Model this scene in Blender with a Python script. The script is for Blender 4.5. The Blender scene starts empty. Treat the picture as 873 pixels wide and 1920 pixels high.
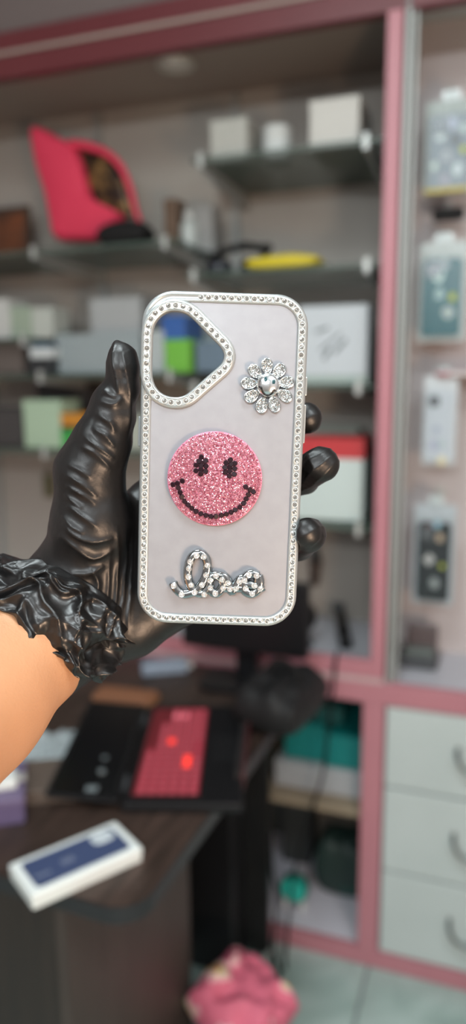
import bpy, bmesh, math, random
import numpy as np
from mathutils import Vector, Matrix, noise
random.seed(7)
scn = bpy.context.scene
col = scn.collection
PI = math.pi

# ------------------------------------------------------------------ camera
F = 1387.0; PITCH = math.radians(10.3); ROLL = math.radians(-0.5); A = math.radians(20)
CAM = Vector((0, 0, 1.45))
M = Matrix.Rotation(PI/2-PITCH, 3, 'X') @ Matrix.Rotation(ROLL, 3, 'Z')
cd = bpy.data.cameras.new('camera'); cam = bpy.data.objects.new('camera', cd); col.objects.link(cam)
cam.location = CAM; cam.rotation_euler = M.to_euler()
cd.sensor_fit = 'VERTICAL'; cd.sensor_height = 36; cd.lens = 36*F/1920
cd.clip_start = 0.02
cd.dof.use_dof = True; cd.dof.focus_distance = 0.333; cd.dof.aperture_fstop = 3.9
scn.camera = cam

# ------------------------------------------------------------------ world, exposure, lights
w = bpy.data.worlds.new('world'); scn.world = w; w.use_nodes = True
w.node_tree.nodes['Background'].inputs[0].default_value = (0.55, 0.62, 0.66, 1)
w.node_tree.nodes['Background'].inputs[1].default_value = 0.25
vs = scn.view_settings
vs.view_transform = 'Standard'; vs.look = 'None'; vs.gamma = 1; vs.use_curve_mapping = False
vs.exposure = 0.0

P0 = Vector((0.329, 1.621, 0))
S = Vector((math.cos(A), -math.sin(A), 0)); T = Vector((math.sin(A), math.cos(A), 0)); Z = Vector((0, 0, 1))
def U3(s, t, z): return P0 + S*s + T*t + Z*z
def st(p): q = Vector(p) - P0; return q.dot(S), q.dot(T)

def area(name, loc, target, size, power, color):
    l = bpy.data.lights.new(name, 'AREA'); l.shape = 'RECTANGLE'; l.size, l.size_y = size
    l.energy = power; l.color = color
    o = bpy.data.objects.new(name, l); col.objects.link(o); o.location = loc
    o.rotation_euler = (Vector(target) - Vector(loc)).to_track_quat('-Z', 'Y').to_euler()
    return o
# ceiling LED panels of the shop (their housings are built with the ceiling)
LP = [((-0.25, 0.40), 15), ((0.65, -0.55), 22), ((-1.0, -1.0), 8)]
CEIL = 2.62
for (x, y), e in LP:
    area('ceiling_light_lamp', (x, y, CEIL-0.05), (x, y, 0), (0.55, 0.55), e, (0.86, 0.97, 1.0))
# added fill tube behind the photographer, brightens the alcove from the front
FILL_TUBE = U3(.25, -3.12, 2.15)
area('alcove_fill_lamp', FILL_TUBE, U3(.0, 0, 1.1), (1.2, 0.10), 30, (0.90, 0.97, 1.0))
# added warm fill behind the camera, low right, tints the case's lower part
area('warm_fill_lamp', (0.48, -0.40, 1.02), (0, 0.3, 1.35), (0.25, 0.25), 11, (1.0, 0.68, 0.46))

# ------------------------------------------------------------------ material helpers
MATS = {}
def mat(name, c, rough=0.5, metal=0.0, **k):
    if name in MATS: return MATS[name]
    m = bpy.data.materials.new(name); m.use_nodes = True; nt = m.node_tree
    b = nt.nodes['Principled BSDF']
    b.inputs['Base Color'].default_value = (*c, 1); b.inputs['Roughness'].default_value = rough
    b.inputs['Metallic'].default_value = metal
    if 'alpha' in k: b.inputs['Alpha'].default_value = k['alpha']
    if 'trans' in k: b.inputs['Transmission Weight'].default_value = k['trans']; b.inputs['IOR'].default_value = k.get('ior', 1.45)
    if 'coat' in k: b.inputs['Coat Weight'].default_value = k['coat']; b.inputs['Coat Roughness'].default_value = k.get('coat_rough', 0.1)
    if 'sss' in k:
        b.inputs['Subsurface Weight'].default_value = k['sss']; b.inputs['Subsurface Scale'].default_value = 0.006
        b.inputs['Subsurface Radius'].default_value = (1, 0.35, 0.2)
    if 'emit' in k:
        b.inputs['Emission Color'].default_value = (*k.get('ecol', c), 1); b.inputs['Emission Strength'].default_value = k['emit']
    if 'spec' in k: b.inputs['Specular IOR Level'].default_value = k['spec']
    if 'noise' in k or 'bump' in k:
        tc = nt.nodes.new('ShaderNodeTexCoord'); n = nt.nodes.new('ShaderNodeTexNoise')
        n.inputs['Scale'].default_value = k.get('scale', 8); n.inputs['Detail'].default_value = k.get('detail', 4)
        mp = nt.nodes.new('ShaderNodeMapping'); mp.inputs['Scale'].default_value = k.get('stretch', (1, 1, 1))
        nt.links.new(tc.outputs['Object'], mp.inputs[0]); nt.links.new(mp.outputs[0], n.inputs['Vector'])
        if 'noise' in k:
            r = nt.nodes.new('ShaderNodeValToRGB'); c2 = k['noise']
            r.color_ramp.elements[0].color = (*c, 1); r.color_ramp.elements[1].color = (*c2, 1)
            r.color_ramp.elements[0].position = k.get('lo', 0.35); r.color_ramp.elements[1].position = k.get('hi', 0.65)
            nt.links.new(n.outputs['Fac'], r.inputs[0]); nt.links.new(r.outputs[0], b.inputs['Base Color'])
        if 'bump' in k:
            bp = nt.nodes.new('ShaderNodeBump'); bp.inputs['Strength'].default_value = k['bump']
            bp.inputs['Distance'].default_value = k.get('dist', 0.002)
            nt.links.new(n.outputs['Fac'], bp.inputs['Height']); nt.links.new(bp.outputs[0], b.inputs['Normal'])
    MATS[name] = m; return m

def isl(name, c1, c2, rough, metal, white=0.0):
    """colour picked at random per loose stone"""
    m = mat(name, c1, rough, metal); nt = m.node_tree; b = nt.nodes['Principled BSDF']
    g = nt.nodes.new('ShaderNodeNewGeometry'); r = nt.nodes.new('ShaderNodeValToRGB')
    r.color_ramp.elements[0].color = (*c1, 1); r.color_ramp.elements[1].color = (*c2, 1)
    if white:
        e = r.color_ramp.elements.new(1-white); e.color = (*c2, 1)
        r.color_ramp.elements[-1].color = (1, .85, .9, 1)
    nt.links.new(g.outputs['Random Per Island'], r.inputs[0]); nt.links.new(r.outputs[0], b.inputs['Base Color'])
    return m

pink = mat('pink_laminate', (0.46, 0.19, 0.22), 0.45, noise=(0.42, 0.17, 0.20), scale=3)
pink_lt = mat('pale_trim', (0.50, 0.36, 0.36), 0.4)
redbeam = mat('dark_red_laminate', (0.135, 0.028, 0.033), 0.45, noise=(0.12, 0.024, 0.029), scale=3)
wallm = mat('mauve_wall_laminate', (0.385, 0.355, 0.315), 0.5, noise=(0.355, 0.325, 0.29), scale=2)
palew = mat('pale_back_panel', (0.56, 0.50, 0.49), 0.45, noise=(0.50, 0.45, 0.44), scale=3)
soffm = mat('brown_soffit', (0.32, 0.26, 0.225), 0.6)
whitelam = mat('white_laminate', (0.50, 0.55, 0.54), 0.4, noise=(0.46, 0.51, 0.50), scale=4)
counterm = mat('counter_top', (0.50, 0.50, 0.54), 0.3)
chrome = mat('chrome', (0.60, 0.65, 0.66), 0.13, 1.0)
alu = mat('brushed_aluminium', (0.36, 0.37, 0.355), 0.5, 0.3)
steel = mat('bracket_steel', (0.5, 0.51, 0.49), 0.45, 0.5)
glassm = mat('shelf_glass', (0.10, 0.14, 0.115), 0.35, 0.0, alpha=0.55, spec=0.6)
blackp = mat('black_plastic', (0.008, 0.008, 0.009), 0.35, spec=.3)
blackm = mat('matte_black', (0.009, 0.0085, 0.0085), 0.7, spec=.25)
dkgrey = mat('dark_grey_plastic', (0.05, 0.055, 0.06), 0.45)
whitep = mat('white_card', (0.62, 0.64, 0.62), 0.5)

# ------------------------------------------------------------------ object helpers
def obj(name, bm, m, parent=None, loc=None, rotz=None, smooth=False):
    me = bpy.data.meshes.new(name)
    if isinstance(bm, bmesh.types.BMesh):
        bmesh.ops.recalc_face_normals(bm, faces=bm.faces); bm.to_mesh(me); bm.free()
    else:
        me.from_pydata(*bm)
    ms = m if isinstance(m, (list, tuple)) else [m]
    for x in ms: me.materials.append(x)
    if smooth:
        for p in me.polygons: p.use_smooth = True
    o = bpy.data.objects.new(name, me); col.objects.link(o)
    if parent: o.parent = parent
    if loc is not None: o.location = loc
    if rotz is not None: o.rotation_euler = (0, 0, rotz)
    return o
def tag(o, label=None, cat=None, group=None, kind=None):
    if label: o['label'] = label
    if cat: o['category'] = cat
    if group: o['group'] = group
    if kind: o['kind'] = kind
    return o
def thing(name, label, cat, loc, rotz=0, group=None, kind=None):
    o = bpy.data.objects.new(name, None); col.objects.link(o); o.empty_display_size = 0.05
    o.location = loc; o.rotation_euler = (0, 0, rotz)
    return tag(o, label, cat, group, kind)
def copy_tree(o, parent=None):
    c = o.copy(); col.objects.link(c); c.parent = parent
    for ch in list(o.children): copy_tree(ch, c)
    return c

def bx(bm, x0, x1, y0, y1, z0, z1, bev=0.0, seg=2, mi=0):
    vs_ = [bm.verts.new((x, y, z)) for z in (z0, z1) for y in (y0, y1) for x in (x0, x1)]
    idx = [(0, 2, 3, 1), (4, 5, 7, 6), (0, 1, 5, 4), (2, 6, 7, 3), (0, 4, 6, 2), (1, 3, 7, 5)]
    fs = [bm.faces.new([vs_[i] for i in f]) for f in idx]
    for f_ in fs: f_.material_index = mi
    if bev > 0:
        es = list({e for f_ in fs for e in f_.edges})
        r = bmesh.ops.bevel(bm, geom=es, offset=bev, segments=seg, affect='EDGES', profile=0.5)
        for f_ in r['faces']: f_.material_index = mi
    return bm
def box(*a, **k): return bx(bmesh.new(), *a, **k)
def catmull(P, n=6, closed=False):
    P = [Vector(p) for p in P]; N = len(P); out = []
    rng = range(N) if closed else range(N-1)
    for i in rng:
        g = (lambda j: P[j % N]) if closed else (lambda j: P[min(max(j, 0), N-1)])
        a, b, c, d = g(i-1), g(i), g(i+1), g(i+2)
        for k in range(n):
            t = k/n
            out.append(0.5*((2*b)+(c-a)*t+(2*a-5*b+4*c-d)*t*t+(3*b-a-3*c+d)*t**3))
    if not closed: out.append(P[-1])
    return out
def tube(bm, pts, r, seg=8, flat=None, closed=False):
    """swept tube; r number or list; flat=(normal, factor) squashes along normal"""
    pts = [Vector(p) for p in pts]; n = len(pts); rings = []
    up = Vector((0.13, 0.21, 0.97)) if flat is None else Vector(flat[0])
    prev = None
    for i, p in enumerate(pts):
        a = pts[i-1] if (i > 0 or closed) else p
        b = pts[(i+1) % n] if (i < n-1 or closed) else p
        d = (b-a).normalized() if (b-a).length > 1e-9 else Vector((0, 0, 1))
        if flat is None:
            x = (prev - d*prev.dot(d)) if prev is not None else d.cross(up)
            if x.length < 1e-6: x = d.orthogonal()
            x.normalize(); prev = x
            y = d.cross(x)
        else:
            x = d.cross(up).normalized(); y = up*flat[1]
        ri = r[i] if isinstance(r, (list, tuple)) else r
        rings.append([bm.verts.new(p + x*math.cos(2*PI*k/seg)*ri + y*math.sin(2*PI*k/seg)*ri) for k in range(seg)])
    for i in range(n if closed else n-1):
        r0, r1 = rings[i], rings[(i+1) % n]
        for k in range(seg): bm.faces.new((r0[k], r0[(k+1) % seg], r1[(k+1) % seg], r1[k]))
    if not closed:
        bm.faces.new(rings[0][::-1]); bm.faces.new(rings[-1])
    return bm
def lathe(bm, prof, seg=24, c=(0, 0, 0), mi=0):
    rings = []
    for r, z in prof:
        if r < 1e-7: rings.append([bm.verts.new((c[0], c[1], c[2]+z))])
        else: rings.append([bm.verts.new((c[0]+r*math.cos(2*PI*k/seg), c[1]+r*math.sin(2*PI*k/seg), c[2]+z)) for k in range(seg)])
    for a, b in zip(rings, rings[1:]):
        for k in range(seg):
            k2 = (k+1) % seg
            if len(a) == 1 and len(b) == 1: continue
            if len(a) == 1: f_ = bm.faces.new((a[0], b[k], b[k2]))
            elif len(b) == 1: f_ = bm.faces.new((a[k], a[k2], b[0]))
            else: f_ = bm.faces.new((a[k], a[k2], b[k2], b[k]))
            f_.material_index = mi
    for rg, rev in ((rings[0], True), (rings[-1], False)):
        if len(rg) > 2: bm.faces.new(rg[::-1] if rev else rg).material_index = mi
    return bm
def rrect(w, h, r, n=10):
    """outline of a rounded rectangle in 2D, counter-clockwise from the right of the top edge"""
    out = []
    for cx, cy, a0 in ((w/2-r, h/2-r, 0), (-w/2+r, h/2-r, 90), (-w/2+r, -h/2+r, 180), (w/2-r, -h/2+r, 270)):
        for k in range(n+1):
            a = math.radians(a0+90*k/n); out.append((cx+r*math.cos(a), cy+r*math.sin(a)))
    return out
def plate(bm, outline, z0, z1, mi=0, plane='xy'):
    """extruded closed outline"""
    def v(p, z): return (p[0], p[1], z) if plane == 'xy' else (p[0], z, p[1])
    a = [bm.verts.new(v(p, z0)) for p in outline]; b = [bm.verts.new(v(p, z1)) for p in outline]
    fs = [bm.faces.new(a[::-1]), bm.faces.new(b)]
    n = len(a)
    for i in range(n): fs.append(bm.faces.new((a[i], a[(i+1) % n], b[(i+1) % n], b[i])))
    for f_ in fs: f_.material_index = mi
    return bm

def rayd(px, py): return M @ Vector(((px-436.5)/F, -(py-960)/F, -1))
def onz(px, py, h):
    r = rayd(px, py); return CAM + r*((h-CAM.z)/r.z)
def onU(px, py, t=0):
    r = rayd(px, py); k = ((P0-CAM).dot(T)+t)/r.dot(T); p = CAM + r*k - P0
    return p.dot(S), p.z

# ================================================================== ROOM
def struct(name, bm, m, loc=None, rotz=None):
    o = obj(name, bm, m, None, loc, rotz); o['kind'] = 'structure'; return o
def ub(s0, s1, t0, t1, z0, z1, **k):   # box in the unit's frame, mesh in local coordinates about P0
    return box(s0, s1, t0, t1, z0, z1, **k)
SL, SR, TB, TF = -1.9, 1.3, 0.46, -3.2
def floor_mat():
    m = mat('pale_floor_tile', (0.34, 0.45, 0.42), 0.25); nt = m.node_tree; b = nt.nodes['Principled BSDF']
    tc = nt.nodes.new('ShaderNodeTexCoord'); br = nt.nodes.new('ShaderNodeTexBrick')
    br.offset = 0; br.inputs['Scale'].default_value = 1; br.inputs['Brick Width'].default_value = 0.6
    br.inputs['Row Height'].default_value = 0.6; br.inputs['Mortar Size'].default_value = 0.004
    br.inputs['Mortar'].default_value = (0.16, 0.2, 0.19, 1)
    n = nt.nodes.new('ShaderNodeTexNoise'); n.inputs['Scale'].default_value = 5; n.inputs['Detail'].default_value = 7
    n.inputs['Distortion'].default_value = 1.5
    r = nt.nodes.new('ShaderNodeValToRGB'); r.color_ramp.elements[0].color = (0.27, 0.36, 0.33, 1)
    r.color_ramp.elements[1].color = (0.40, 0.50, 0.47, 1); r.color_ramp.elements[0].position = .35; r.color_ramp.elements[1].position = .62
    nt.links.new(tc.outputs['Object'], br.inputs['Vector']); nt.links.new(tc.outputs['Object'], n.inputs['Vector'])
    nt.links.new(n.outputs['Fac'], r.inputs[0]); nt.links.new(r.outputs[0], br.inputs['Color1']); nt.links.new(r.outputs[0], br.inputs['Color2'])
    nt.links.new(br.outputs['Color'], b.inputs['Base Color'])
    return m
struct('floor', ub(SL-.1, SR+.1, TF-.1, TB+.1, -0.1, 0), floor_mat(), P0, -A)
ceilm = mat('ceiling_paint', (0.40, 0.38, 0.38), 0.8)
struct('ceiling', ub(SL-.1, SR+.1, TF-.1, TB+.1, CEIL, CEIL+.1), ceilm, P0, -A)
roomw = mat('room_wall_paint', (0.50, 0.42, 0.40), 0.7, noise=(0.47, 0.40, 0.38), scale=2)
struct('wall_back', ub(SL, SR, TB, TB+.1, 0, CEIL), roomw, P0, -A)
struct('wall_left', ub(SL-.1, SL, TF, TB+.1, 0, CEIL), roomw, P0, -A)
struct('wall_right', ub(SR, SR+.1, TF, TB+.1, 0, CEIL), roomw, P0, -A)
struct('wall_front', ub(SL, SR, TF-.1, TF, 0, CEIL), roomw, P0, -A)
for (x, y), e in LP:
    t_ = thing('ceiling_light', 'square white ceiling light panel ' + {15: 'above the held phone case', 22: 'behind the photographer on the right', 8: 'behind the photographer on the left'}[e], 'ceiling light', (x, y, CEIL), 0, 'ceiling light panels')
    b_ = bmesh.new()
    for a in ((-.32, .32, -.32, -.29), (-.32, .32, .29, .32), (-.32, -.29, -.29, .29), (.29, .32, -.29, .29)): bx(b_, *a, -.03, 0)
    obj('frame', b_, whitep, t_)
    obj('diffuser', box(-.29, .29, -.29, .29, -.02, -.0), mat('lit_diffuser', (1, 1, 1), .5, emit=4, ecol=(.86, .97, 1)), t_)

t_ = thing('fill_tube_light', 'added white fill tube on the unseen wall behind the photographer', 'light', FILL_TUBE - T*.07, -A)  # out-of-view fixture made up to carry the added alcove fill
obj('batten', box(-.64, .64, -.01, .03, -.03, .03, bev=.004), whitep, t_)
b_ = bmesh.new(); tube(b_, [(-.61, .045, 0), (.61, .045, 0)], .014, 12); obj('tube', b_, mat('lit_diffuser', (1, 1, 1), .5), t_)
# ------------------------------------------------------------------ the built-in display unit
un = thing('display_cabinet', 'tall built-in shop display unit in pink and white laminate with open alcoves', 'cabinet', P0, -A)
def up(name, bm, m, **k): return obj(name, bm, m, un, **k)
L0, R0 = -1.62, 0.62
up('header_beam', ub(L0, R0, 0, .03, 2.163, 2.212, bev=.002), redbeam)
up('header_trim', ub(L0, R0, -.004, .03, 2.212, 2.220), soffm)
up('header_beam', ub(L0, R0, -.003, .03, 2.220, 2.262, bev=.002), redbeam)
up('fascia_panel', ub(L0, R0, .03, .05, 2.262, CEIL), mat('dark_fascia', (.16, .13, .125), .6))
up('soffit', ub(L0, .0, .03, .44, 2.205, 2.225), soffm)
up('soffit', ub(.0, R0, .03, .30, 2.235, 2.255), whitelam)
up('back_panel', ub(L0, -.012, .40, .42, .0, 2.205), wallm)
up('back_panel', ub(.018, R0, .25, .27, .0, 2.235), palew)
up('divider_panel', ub(-.010, .014, .012, .42, .0, 2.205), mat('dark_divider', (0.16, .14, .13), .5))
up('side_panel', ub(L0-.02, L0, 0, .44, 0, 2.262), pink)
up('side_panel', ub(R0, R0+.02, 0, .44, 0, 2.262), pink)
up('upright_post', ub(-.013, .018, -.006, .014, .80, 2.163, bev=.002), pink)
up('upright_post', ub(-.028, .022, -.008, .014, .045, .700, bev=.002), pink)
up('counter_edge', ub(L0, R0, -.010, .014, .700, .752, bev=.003), pink)
up('edge_trim', ub(L0, .018, -.012, .012, .752, .762), pink_lt)
up('sill_rail', ub(L0, .018, -.006, .014, .762, .802, bev=.002), pink)
up('plinth', ub(L0, R0, -.006, .014, .0, .045, bev=.002), pink)
up('counter_top', ub(L0, -.010, .014, .40, .735, .760), counterm)
up('counter_top', ub(.014, R0, .010, .25, .725, .750), counterm)
up('cabinet_shelf', ub(L0, -.028, .02, .40, .385, .400), mat('tan_edge_board', (.33, .26, .18), .5))
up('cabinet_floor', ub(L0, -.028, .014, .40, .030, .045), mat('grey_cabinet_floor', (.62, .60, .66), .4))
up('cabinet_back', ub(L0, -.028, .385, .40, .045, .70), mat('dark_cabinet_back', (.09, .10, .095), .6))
up('track_strip', ub(.024, .034, .0, .02, .752, 2.235), alu)
up('track_strip', ub(.040, .046, .012, .03, .752, 2.235), alu)
for s_ in (-1.32, -.898, -.475, -.050):
    up('wall_standard', ub(s_-.008, s_+.008, .385, .40, .80, 2.20), alu)
# drawers
dz = [(.496, .696), (.276, .490), (.050, .270)]
for z0, z1 in dz:
    for s0, s1 in ((.026, .345), (.350, .60)):
        d = up('drawer', ub(s0, s1, -.004, .24, z0, z1, bev=.003), whitelam)
        b_ = bmesh.new(); zc = (z0+z1)/2; sc = s0+.215
        pts = catmull([(sc-.052, -.004, zc+.022), (sc-.050, -.026, zc+.012), (sc-.036, -.034, zc-.010), (sc, -.036, zc-.018), (sc+.036, -.034, zc-.010), (sc+.050, -.026, zc+.012), (sc+.052, -.004, zc+.022)], 5)
        tube(b_, pts, .0055, 8)
        obj('handle', b_, mat('dark_steel_handle', (.16, .17, .165), .3, .8), d, smooth=True)

# downlight
sd, zd = onU(335, 142, .16)
t_ = thing('downlight', 'round unlit recessed downlight in the alcove soffit', 'downlight', U3(-.545, .16, 2.205), -A)
obj('trim', lathe(bmesh.new(), [(.030, -.001), (.046, -.001), (.050, -.006), (.044, -.014), (.034, -.010), (.030, -.001)], 28), mat('satin_white', (.50, .48, .44), .35), t_, smooth=True)
obj('lens', lathe(bmesh.new(), [(0, -.009), (.032, -.006), (.032, -.001), (0, -.001)], 28), mat('frosted_lens', (.85, .84, .80), .3), t_, smooth=True)

# glass shelves with brackets
def shelf(s0, s1, z, label, brackets, t0=.05):
    t_ = thing('glass_shelf', label, 'shelf', U3(s0, 0, z), -A, 'glass shelves in the alcove')
    obj('glass_pane', box(0, s1-s0, t0, .385, -.010, 0, bev=.001, seg=1), glassm, t_)
    for s_ in brackets:
        b_ = bmesh.new(); x = s_-s0
        v = [(t0+.005, -.010), (.385, -.010), (.385, -.050), (.36, -.046), (t0+.005, -.022)]
        a = [b_.verts.new((x-.005, y, z_)) for y, z_ in v]; c = [b_.verts.new((x+.005, y, z_)) for y, z_ in v]
        b_.faces.new(a); b_.faces.new(c[::-1])
        for i in range(5): b_.faces.new((a[i], a[(i+1) % 5], c[(i+1) % 5], c[i]))
        bx(b_, x-.006, x+.006, t0-.004, t0+.004, -.022, .010)
        obj('bracket', b_, steel, t_)
    return t_
shelf(-1.55, -.500, 1.775, 'long left glass shelf carrying the pink folded bag', (-1.32, -.903, -.535))
shelf(-.462, -.022, 1.948, 'topmost glass shelf on the right carrying three pale boxes', (-.440, -.060))
shelf(-.485, -.022, 1.695, 'glass shelf on the right under the yellow packet', (-.462, -.052))
shelf(-1.55, -.930, 1.558, 'short left glass shelf at eye level under a row of pale cartons', (-1.32, -.95))
shelf(-1.55, -.500, 1.462, 'left glass shelf seen through the camera opening, holding stacked cartons', (-1.32, -.903, -.53))
shelf(-.485, -.022, 1.432, 'right glass shelf under the large silver carton', (-.465, -.065))
shelf(-1.55, -.500, 1.262, 'low left glass shelf under the pale green carton', (-1.32, -.903, -.53))
shelf(-.485, -.022, 1.105, 'lowest right glass shelf under the red-topped white carton', (-.465, -.058))

# ------------------------------------------------------------------ cartons and goods on the shelves
def carton(name, px0, px1, pt, zs, t, d, c, label, cat='box', group=None, band=None, bev=.003, flap=True, h=None, tilt=0):
    s0, _ = onU(px0, pt, t); s1, zt = onU(px1, pt, t); _, zt2 = onU((px0+px1)/2, pt, t)
    hh = h if h else max(zt2-zs, .012)
    wd = s1-s0
    t_ = thing(name, label, cat, U3(s0, t, zs), -A+tilt, group)
    m = mat('card_%02d_%02d_%02d' % tuple(int(x*99) for x in c), c, .5)
    obj('body', box(0, wd, 0, d, 0, hh*(.86 if flap else 1), bev=bev), m, t_)
    if flap: obj('lid', box(-.001, wd+.001, -.001, d+.001, hh*.80, hh, bev=bev), m if band is None else mat('lid_%02d_%02d_%02d' % tuple(int(x*99) for x in band), band, .45), t_)
    return t_, wd, hh
carton('carton', 393, 462, 222, 1.95, .12, .12, (.42, .42, .38), 'pale grey carton at the left end of the topmost right shelf', group='cartons on the topmost right shelf')
carton('carton', 580, 674, 183, 1.95, .10, .16, (.55, .54, .50), 'large off-white carton at the right end of the topmost right shelf', group='cartons on the topmost right shelf')
# rounded white jar box in the middle
s0, _ = onU(512, 210, .14)
t_ = thing('tub', 'small rounded white tub between two cartons on the topmost shelf', 'tub', U3(s0, .17, 1.95), -A)
obj('body', lathe(bmesh.new(), [(0, 0), (.030, 0), (.034, .004), (.034, .055), (.030, .060), (0, .060)], 28), whitep, t_, smooth=True)
obj('lid', lathe(bmesh.new(), [(.032, .058), (.034, .062), (.034, .074), (.030, .080), (0, .081)], 28), mat('cream_lid', (.6, .62, .6), .4), t_, smooth=True)
for px, k in ((403, 'left'), (438, 'right')):
    s0, _ = onU(px, 190, .28)
    t_ = thing('bottle', 'slim grey bottle behind the pale grey carton, the %s one of two' % k, 'bottle', U3(s0, .31, 1.95), -A, 'bottles on the topmost shelf')
    obj('body', lathe(bmesh.new(), [(0, 0), (.016, 0), (.017, .003), (.017, .085), (.009, .10), (.009, .105), (0, .105)], 20), mat('grey_bottle', (.20, .20, .18), .4), t_, smooth=True)
    obj('cap', lathe(bmesh.new(), [(0, .104), (.011, .104), (.011, .125), (.009, .128), (0, .128)], 16), mat('grey_cap', (.13, .13, .12), .4), t_, smooth=True)
# shelf C : tangled black thing and yellow packet
s0, _ = onU(440, 490, .12)
t_ = thing('headphones', 'black headphones lying bundled beside the yellow packet', 'headphones', U3(s0, .15, 1.696), -A); t_.scale = (1.3, 1.3, 1.4)
b_ = bmesh.new(); tube(b_, catmull([(.05*math.cos(a), .04*math.sin(a)*.8, .03+.022*math.sin(a)) for a in [PI*k/7*1.15-.2 for k in range(8)]], 5), .006, 8)
obj('headband', b_, blackp, t_, smooth=True)
for sx in (-1, 1):
    b_ = bmesh.new(); lathe(b_, [(0, 0), (.022, 0), (.027, .006), (.027, .016), (.020, .024), (0, .026)], 20, (sx*.034, -.015, .0))
    obj('ear_cup', b_, mat('deep_blue_black', (.02, .022, .03), .35), t_, smooth=True)
b_ = bmesh.new(); tube(b_, catmull([(-.05, -.02, .02), (-.02, -.05, .035), (.02, -.04, .045), (.05, -.045, .04), (.075, -.04, .038), (.05, -.03, .02)], 5), .0045, 8)
obj('cable', b_, blackp, t_, smooth=True)
def soft(nx, ny, fn):
    V = []; Fc = []
    for j in range(ny+1):
        for i in range(nx+1): V.append(fn(i/nx, j/ny))
    for j in range(ny):
        for i in range(nx):
            a = j*(nx+1)+i; Fc.append((a, a+1, a+nx+2, a+nx+1))
    return V, [], Fc
def pillow_bm(L, W, H, puff=.5, seed=0, amp=.003, n=20):
    """closed puffy bag lying flat"""
    bm = bmesh.new(); top = []; bot = []
    for j in range(n+1):
        tr = []; br_ = []
        for i in range(n+1):
            u, v = i/n*2-1, j/n*2-1
            e = max(0, (1-u**4))*max(0, (1-v**4)); hgt = H/2*(e**puff)
            nz = noise.noise(Vector((u*2.3+seed, v*2.3, seed)))*amp
            x, y = u*L/2*(1-.05*v*v), v*W/2*(1-.05*u*u)
            edge = i in (0, n) or j in (0, n)
            t__ = bm.verts.new((x, y, H/2+hgt+(0 if edge else nz)))
            tr.append(t__); br_.append(t__ if edge else bm.verts.new((x, y, max(0, H/2-hgt))))
        top.append(tr); bot.append(br_)
    for j in range(n):
        for i in range(n):
            bm.faces.new((top[j][i], top[j][i+1], top[j+1][i+1], top[j+1][i]))
            q = (bot[j][i], bot[j+1][i], bot[j+1][i+1], bot[j][i+1])
            if len(set(q)) == 4 and set(q) != {top[j][i], top[j][i+1], top[j+1][i+1], top[j+1][i]}:
                try: bm.faces.new(q)
                except ValueError: pass
    return bm
s0, _ = onU(530, 490, .10)
yb = obj('packet', pillow_bm(.185, .09, .036, .6, 3, .004), mat('yellow_film', (.62, .50, .03), .4), None, U3(s0, .12, 1.695), -A, smooth=True)
tag(yb, 'flat bright yellow packet lying on the right glass shelf', 'packet')
# shelf D : silver carton with drawn grey shapes
t_, wd, hh = carton('carton', 560, 690, 572, 1.434, .09, .10, (.50, .54, .57), 'large silvery carton printed with slanting grey tools', flap=False)
obj('base_band', box(-.001, wd+.001, -.001, .05, .0, .020), mat('grey_green_band', (.33, .40, .37), .5), t_)
b_ = bmesh.new()
for (x0, z0, x1, z1, w_) in ((.060, .055, .075, .080, .008), (.085, .070, .112, .100, .008), (.040, .118, .070, .128, .007), (.05, .075, .10, .115, .005)):
    d = Vector((x1-x0, 0, z1-z0)).normalized(); n_ = Vector((-d.z, 0, d.x))*w_/2
    p = [Vector((x0, -.0008, z0))+n_, Vector((x1, -.0008, z1))+n_, Vector((x1, -.0008, z1))-n_, Vector((x0, -.0008, z0))-n_]
    q = [x+Vector((0, .0006, 0)) for x in p]
    a = [b_.verts.new(x) for x in p]; c = [b_.verts.new(x) for x in q]; b_.faces.new(a); b_.faces.new(c[::-1])
    for i in range(4): b_.faces.new((a[i], a[(i+1) % 4], c[(i+1) % 4], c[i]))
obj('printed_tools', b_, mat('grey_ink', (.14, .155, .17), .5), t_)
# shelf E : red topped
t_, wd, hh = carton('carton', 540, 682, 822, 1.107, .10, .14, (.52, .60, .58), 'white carton with a bright red band across its top', band=(.48, .035, .04), flap=False)
obj('red_band', box(-.001, wd+.001, -.001, .141, hh*.76, hh*1.002), mat('red_card', (.48, .035, .04), .45), t_)
t_, wd, hh = carton('carton', 520, 672, 800, 1.107, .27, .08, (.34, .38, .33), 'grey-green carton standing behind the red-topped one', flap=False)
# left : behind pink bag
s0, _ = onU(316, 400, .22)
tt = [('box', 306, 330, 372, (.13, .08, .05), 'narrow brown carton beside the pink folded bag', .24),
      ('carton', 365, 398, 386, (.30, .30, .29), 'grey carton at the far right end of the long left shelf', .28)]
for n_, a_, b__, p_, c_, l_, d_ in tt: carton(n_ if n_ != 'box' else 'carton', a_, b__, p_, 1.777, d_, .06, c_, l_)
s0, _ = onU(345, 400, .24)
t_ = thing('bottle', 'white bottle standing right of the narrow brown carton', 'bottle', U3(s0, .27, 1.777), -A)
obj('body', lathe(bmesh.new(), [(0, 0), (.020, 0), (.022, .004), (.022, .07), (.013, .085), (0, .085)], 24), mat('milky_bottle', (.48, .52, .50), .35), t_, smooth=True)
obj('cap', lathe(bmesh.new(), [(0, .084), (.013, .084), (.013, .105), (0, .106)], 20), whitep, t_, smooth=True)

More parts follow.
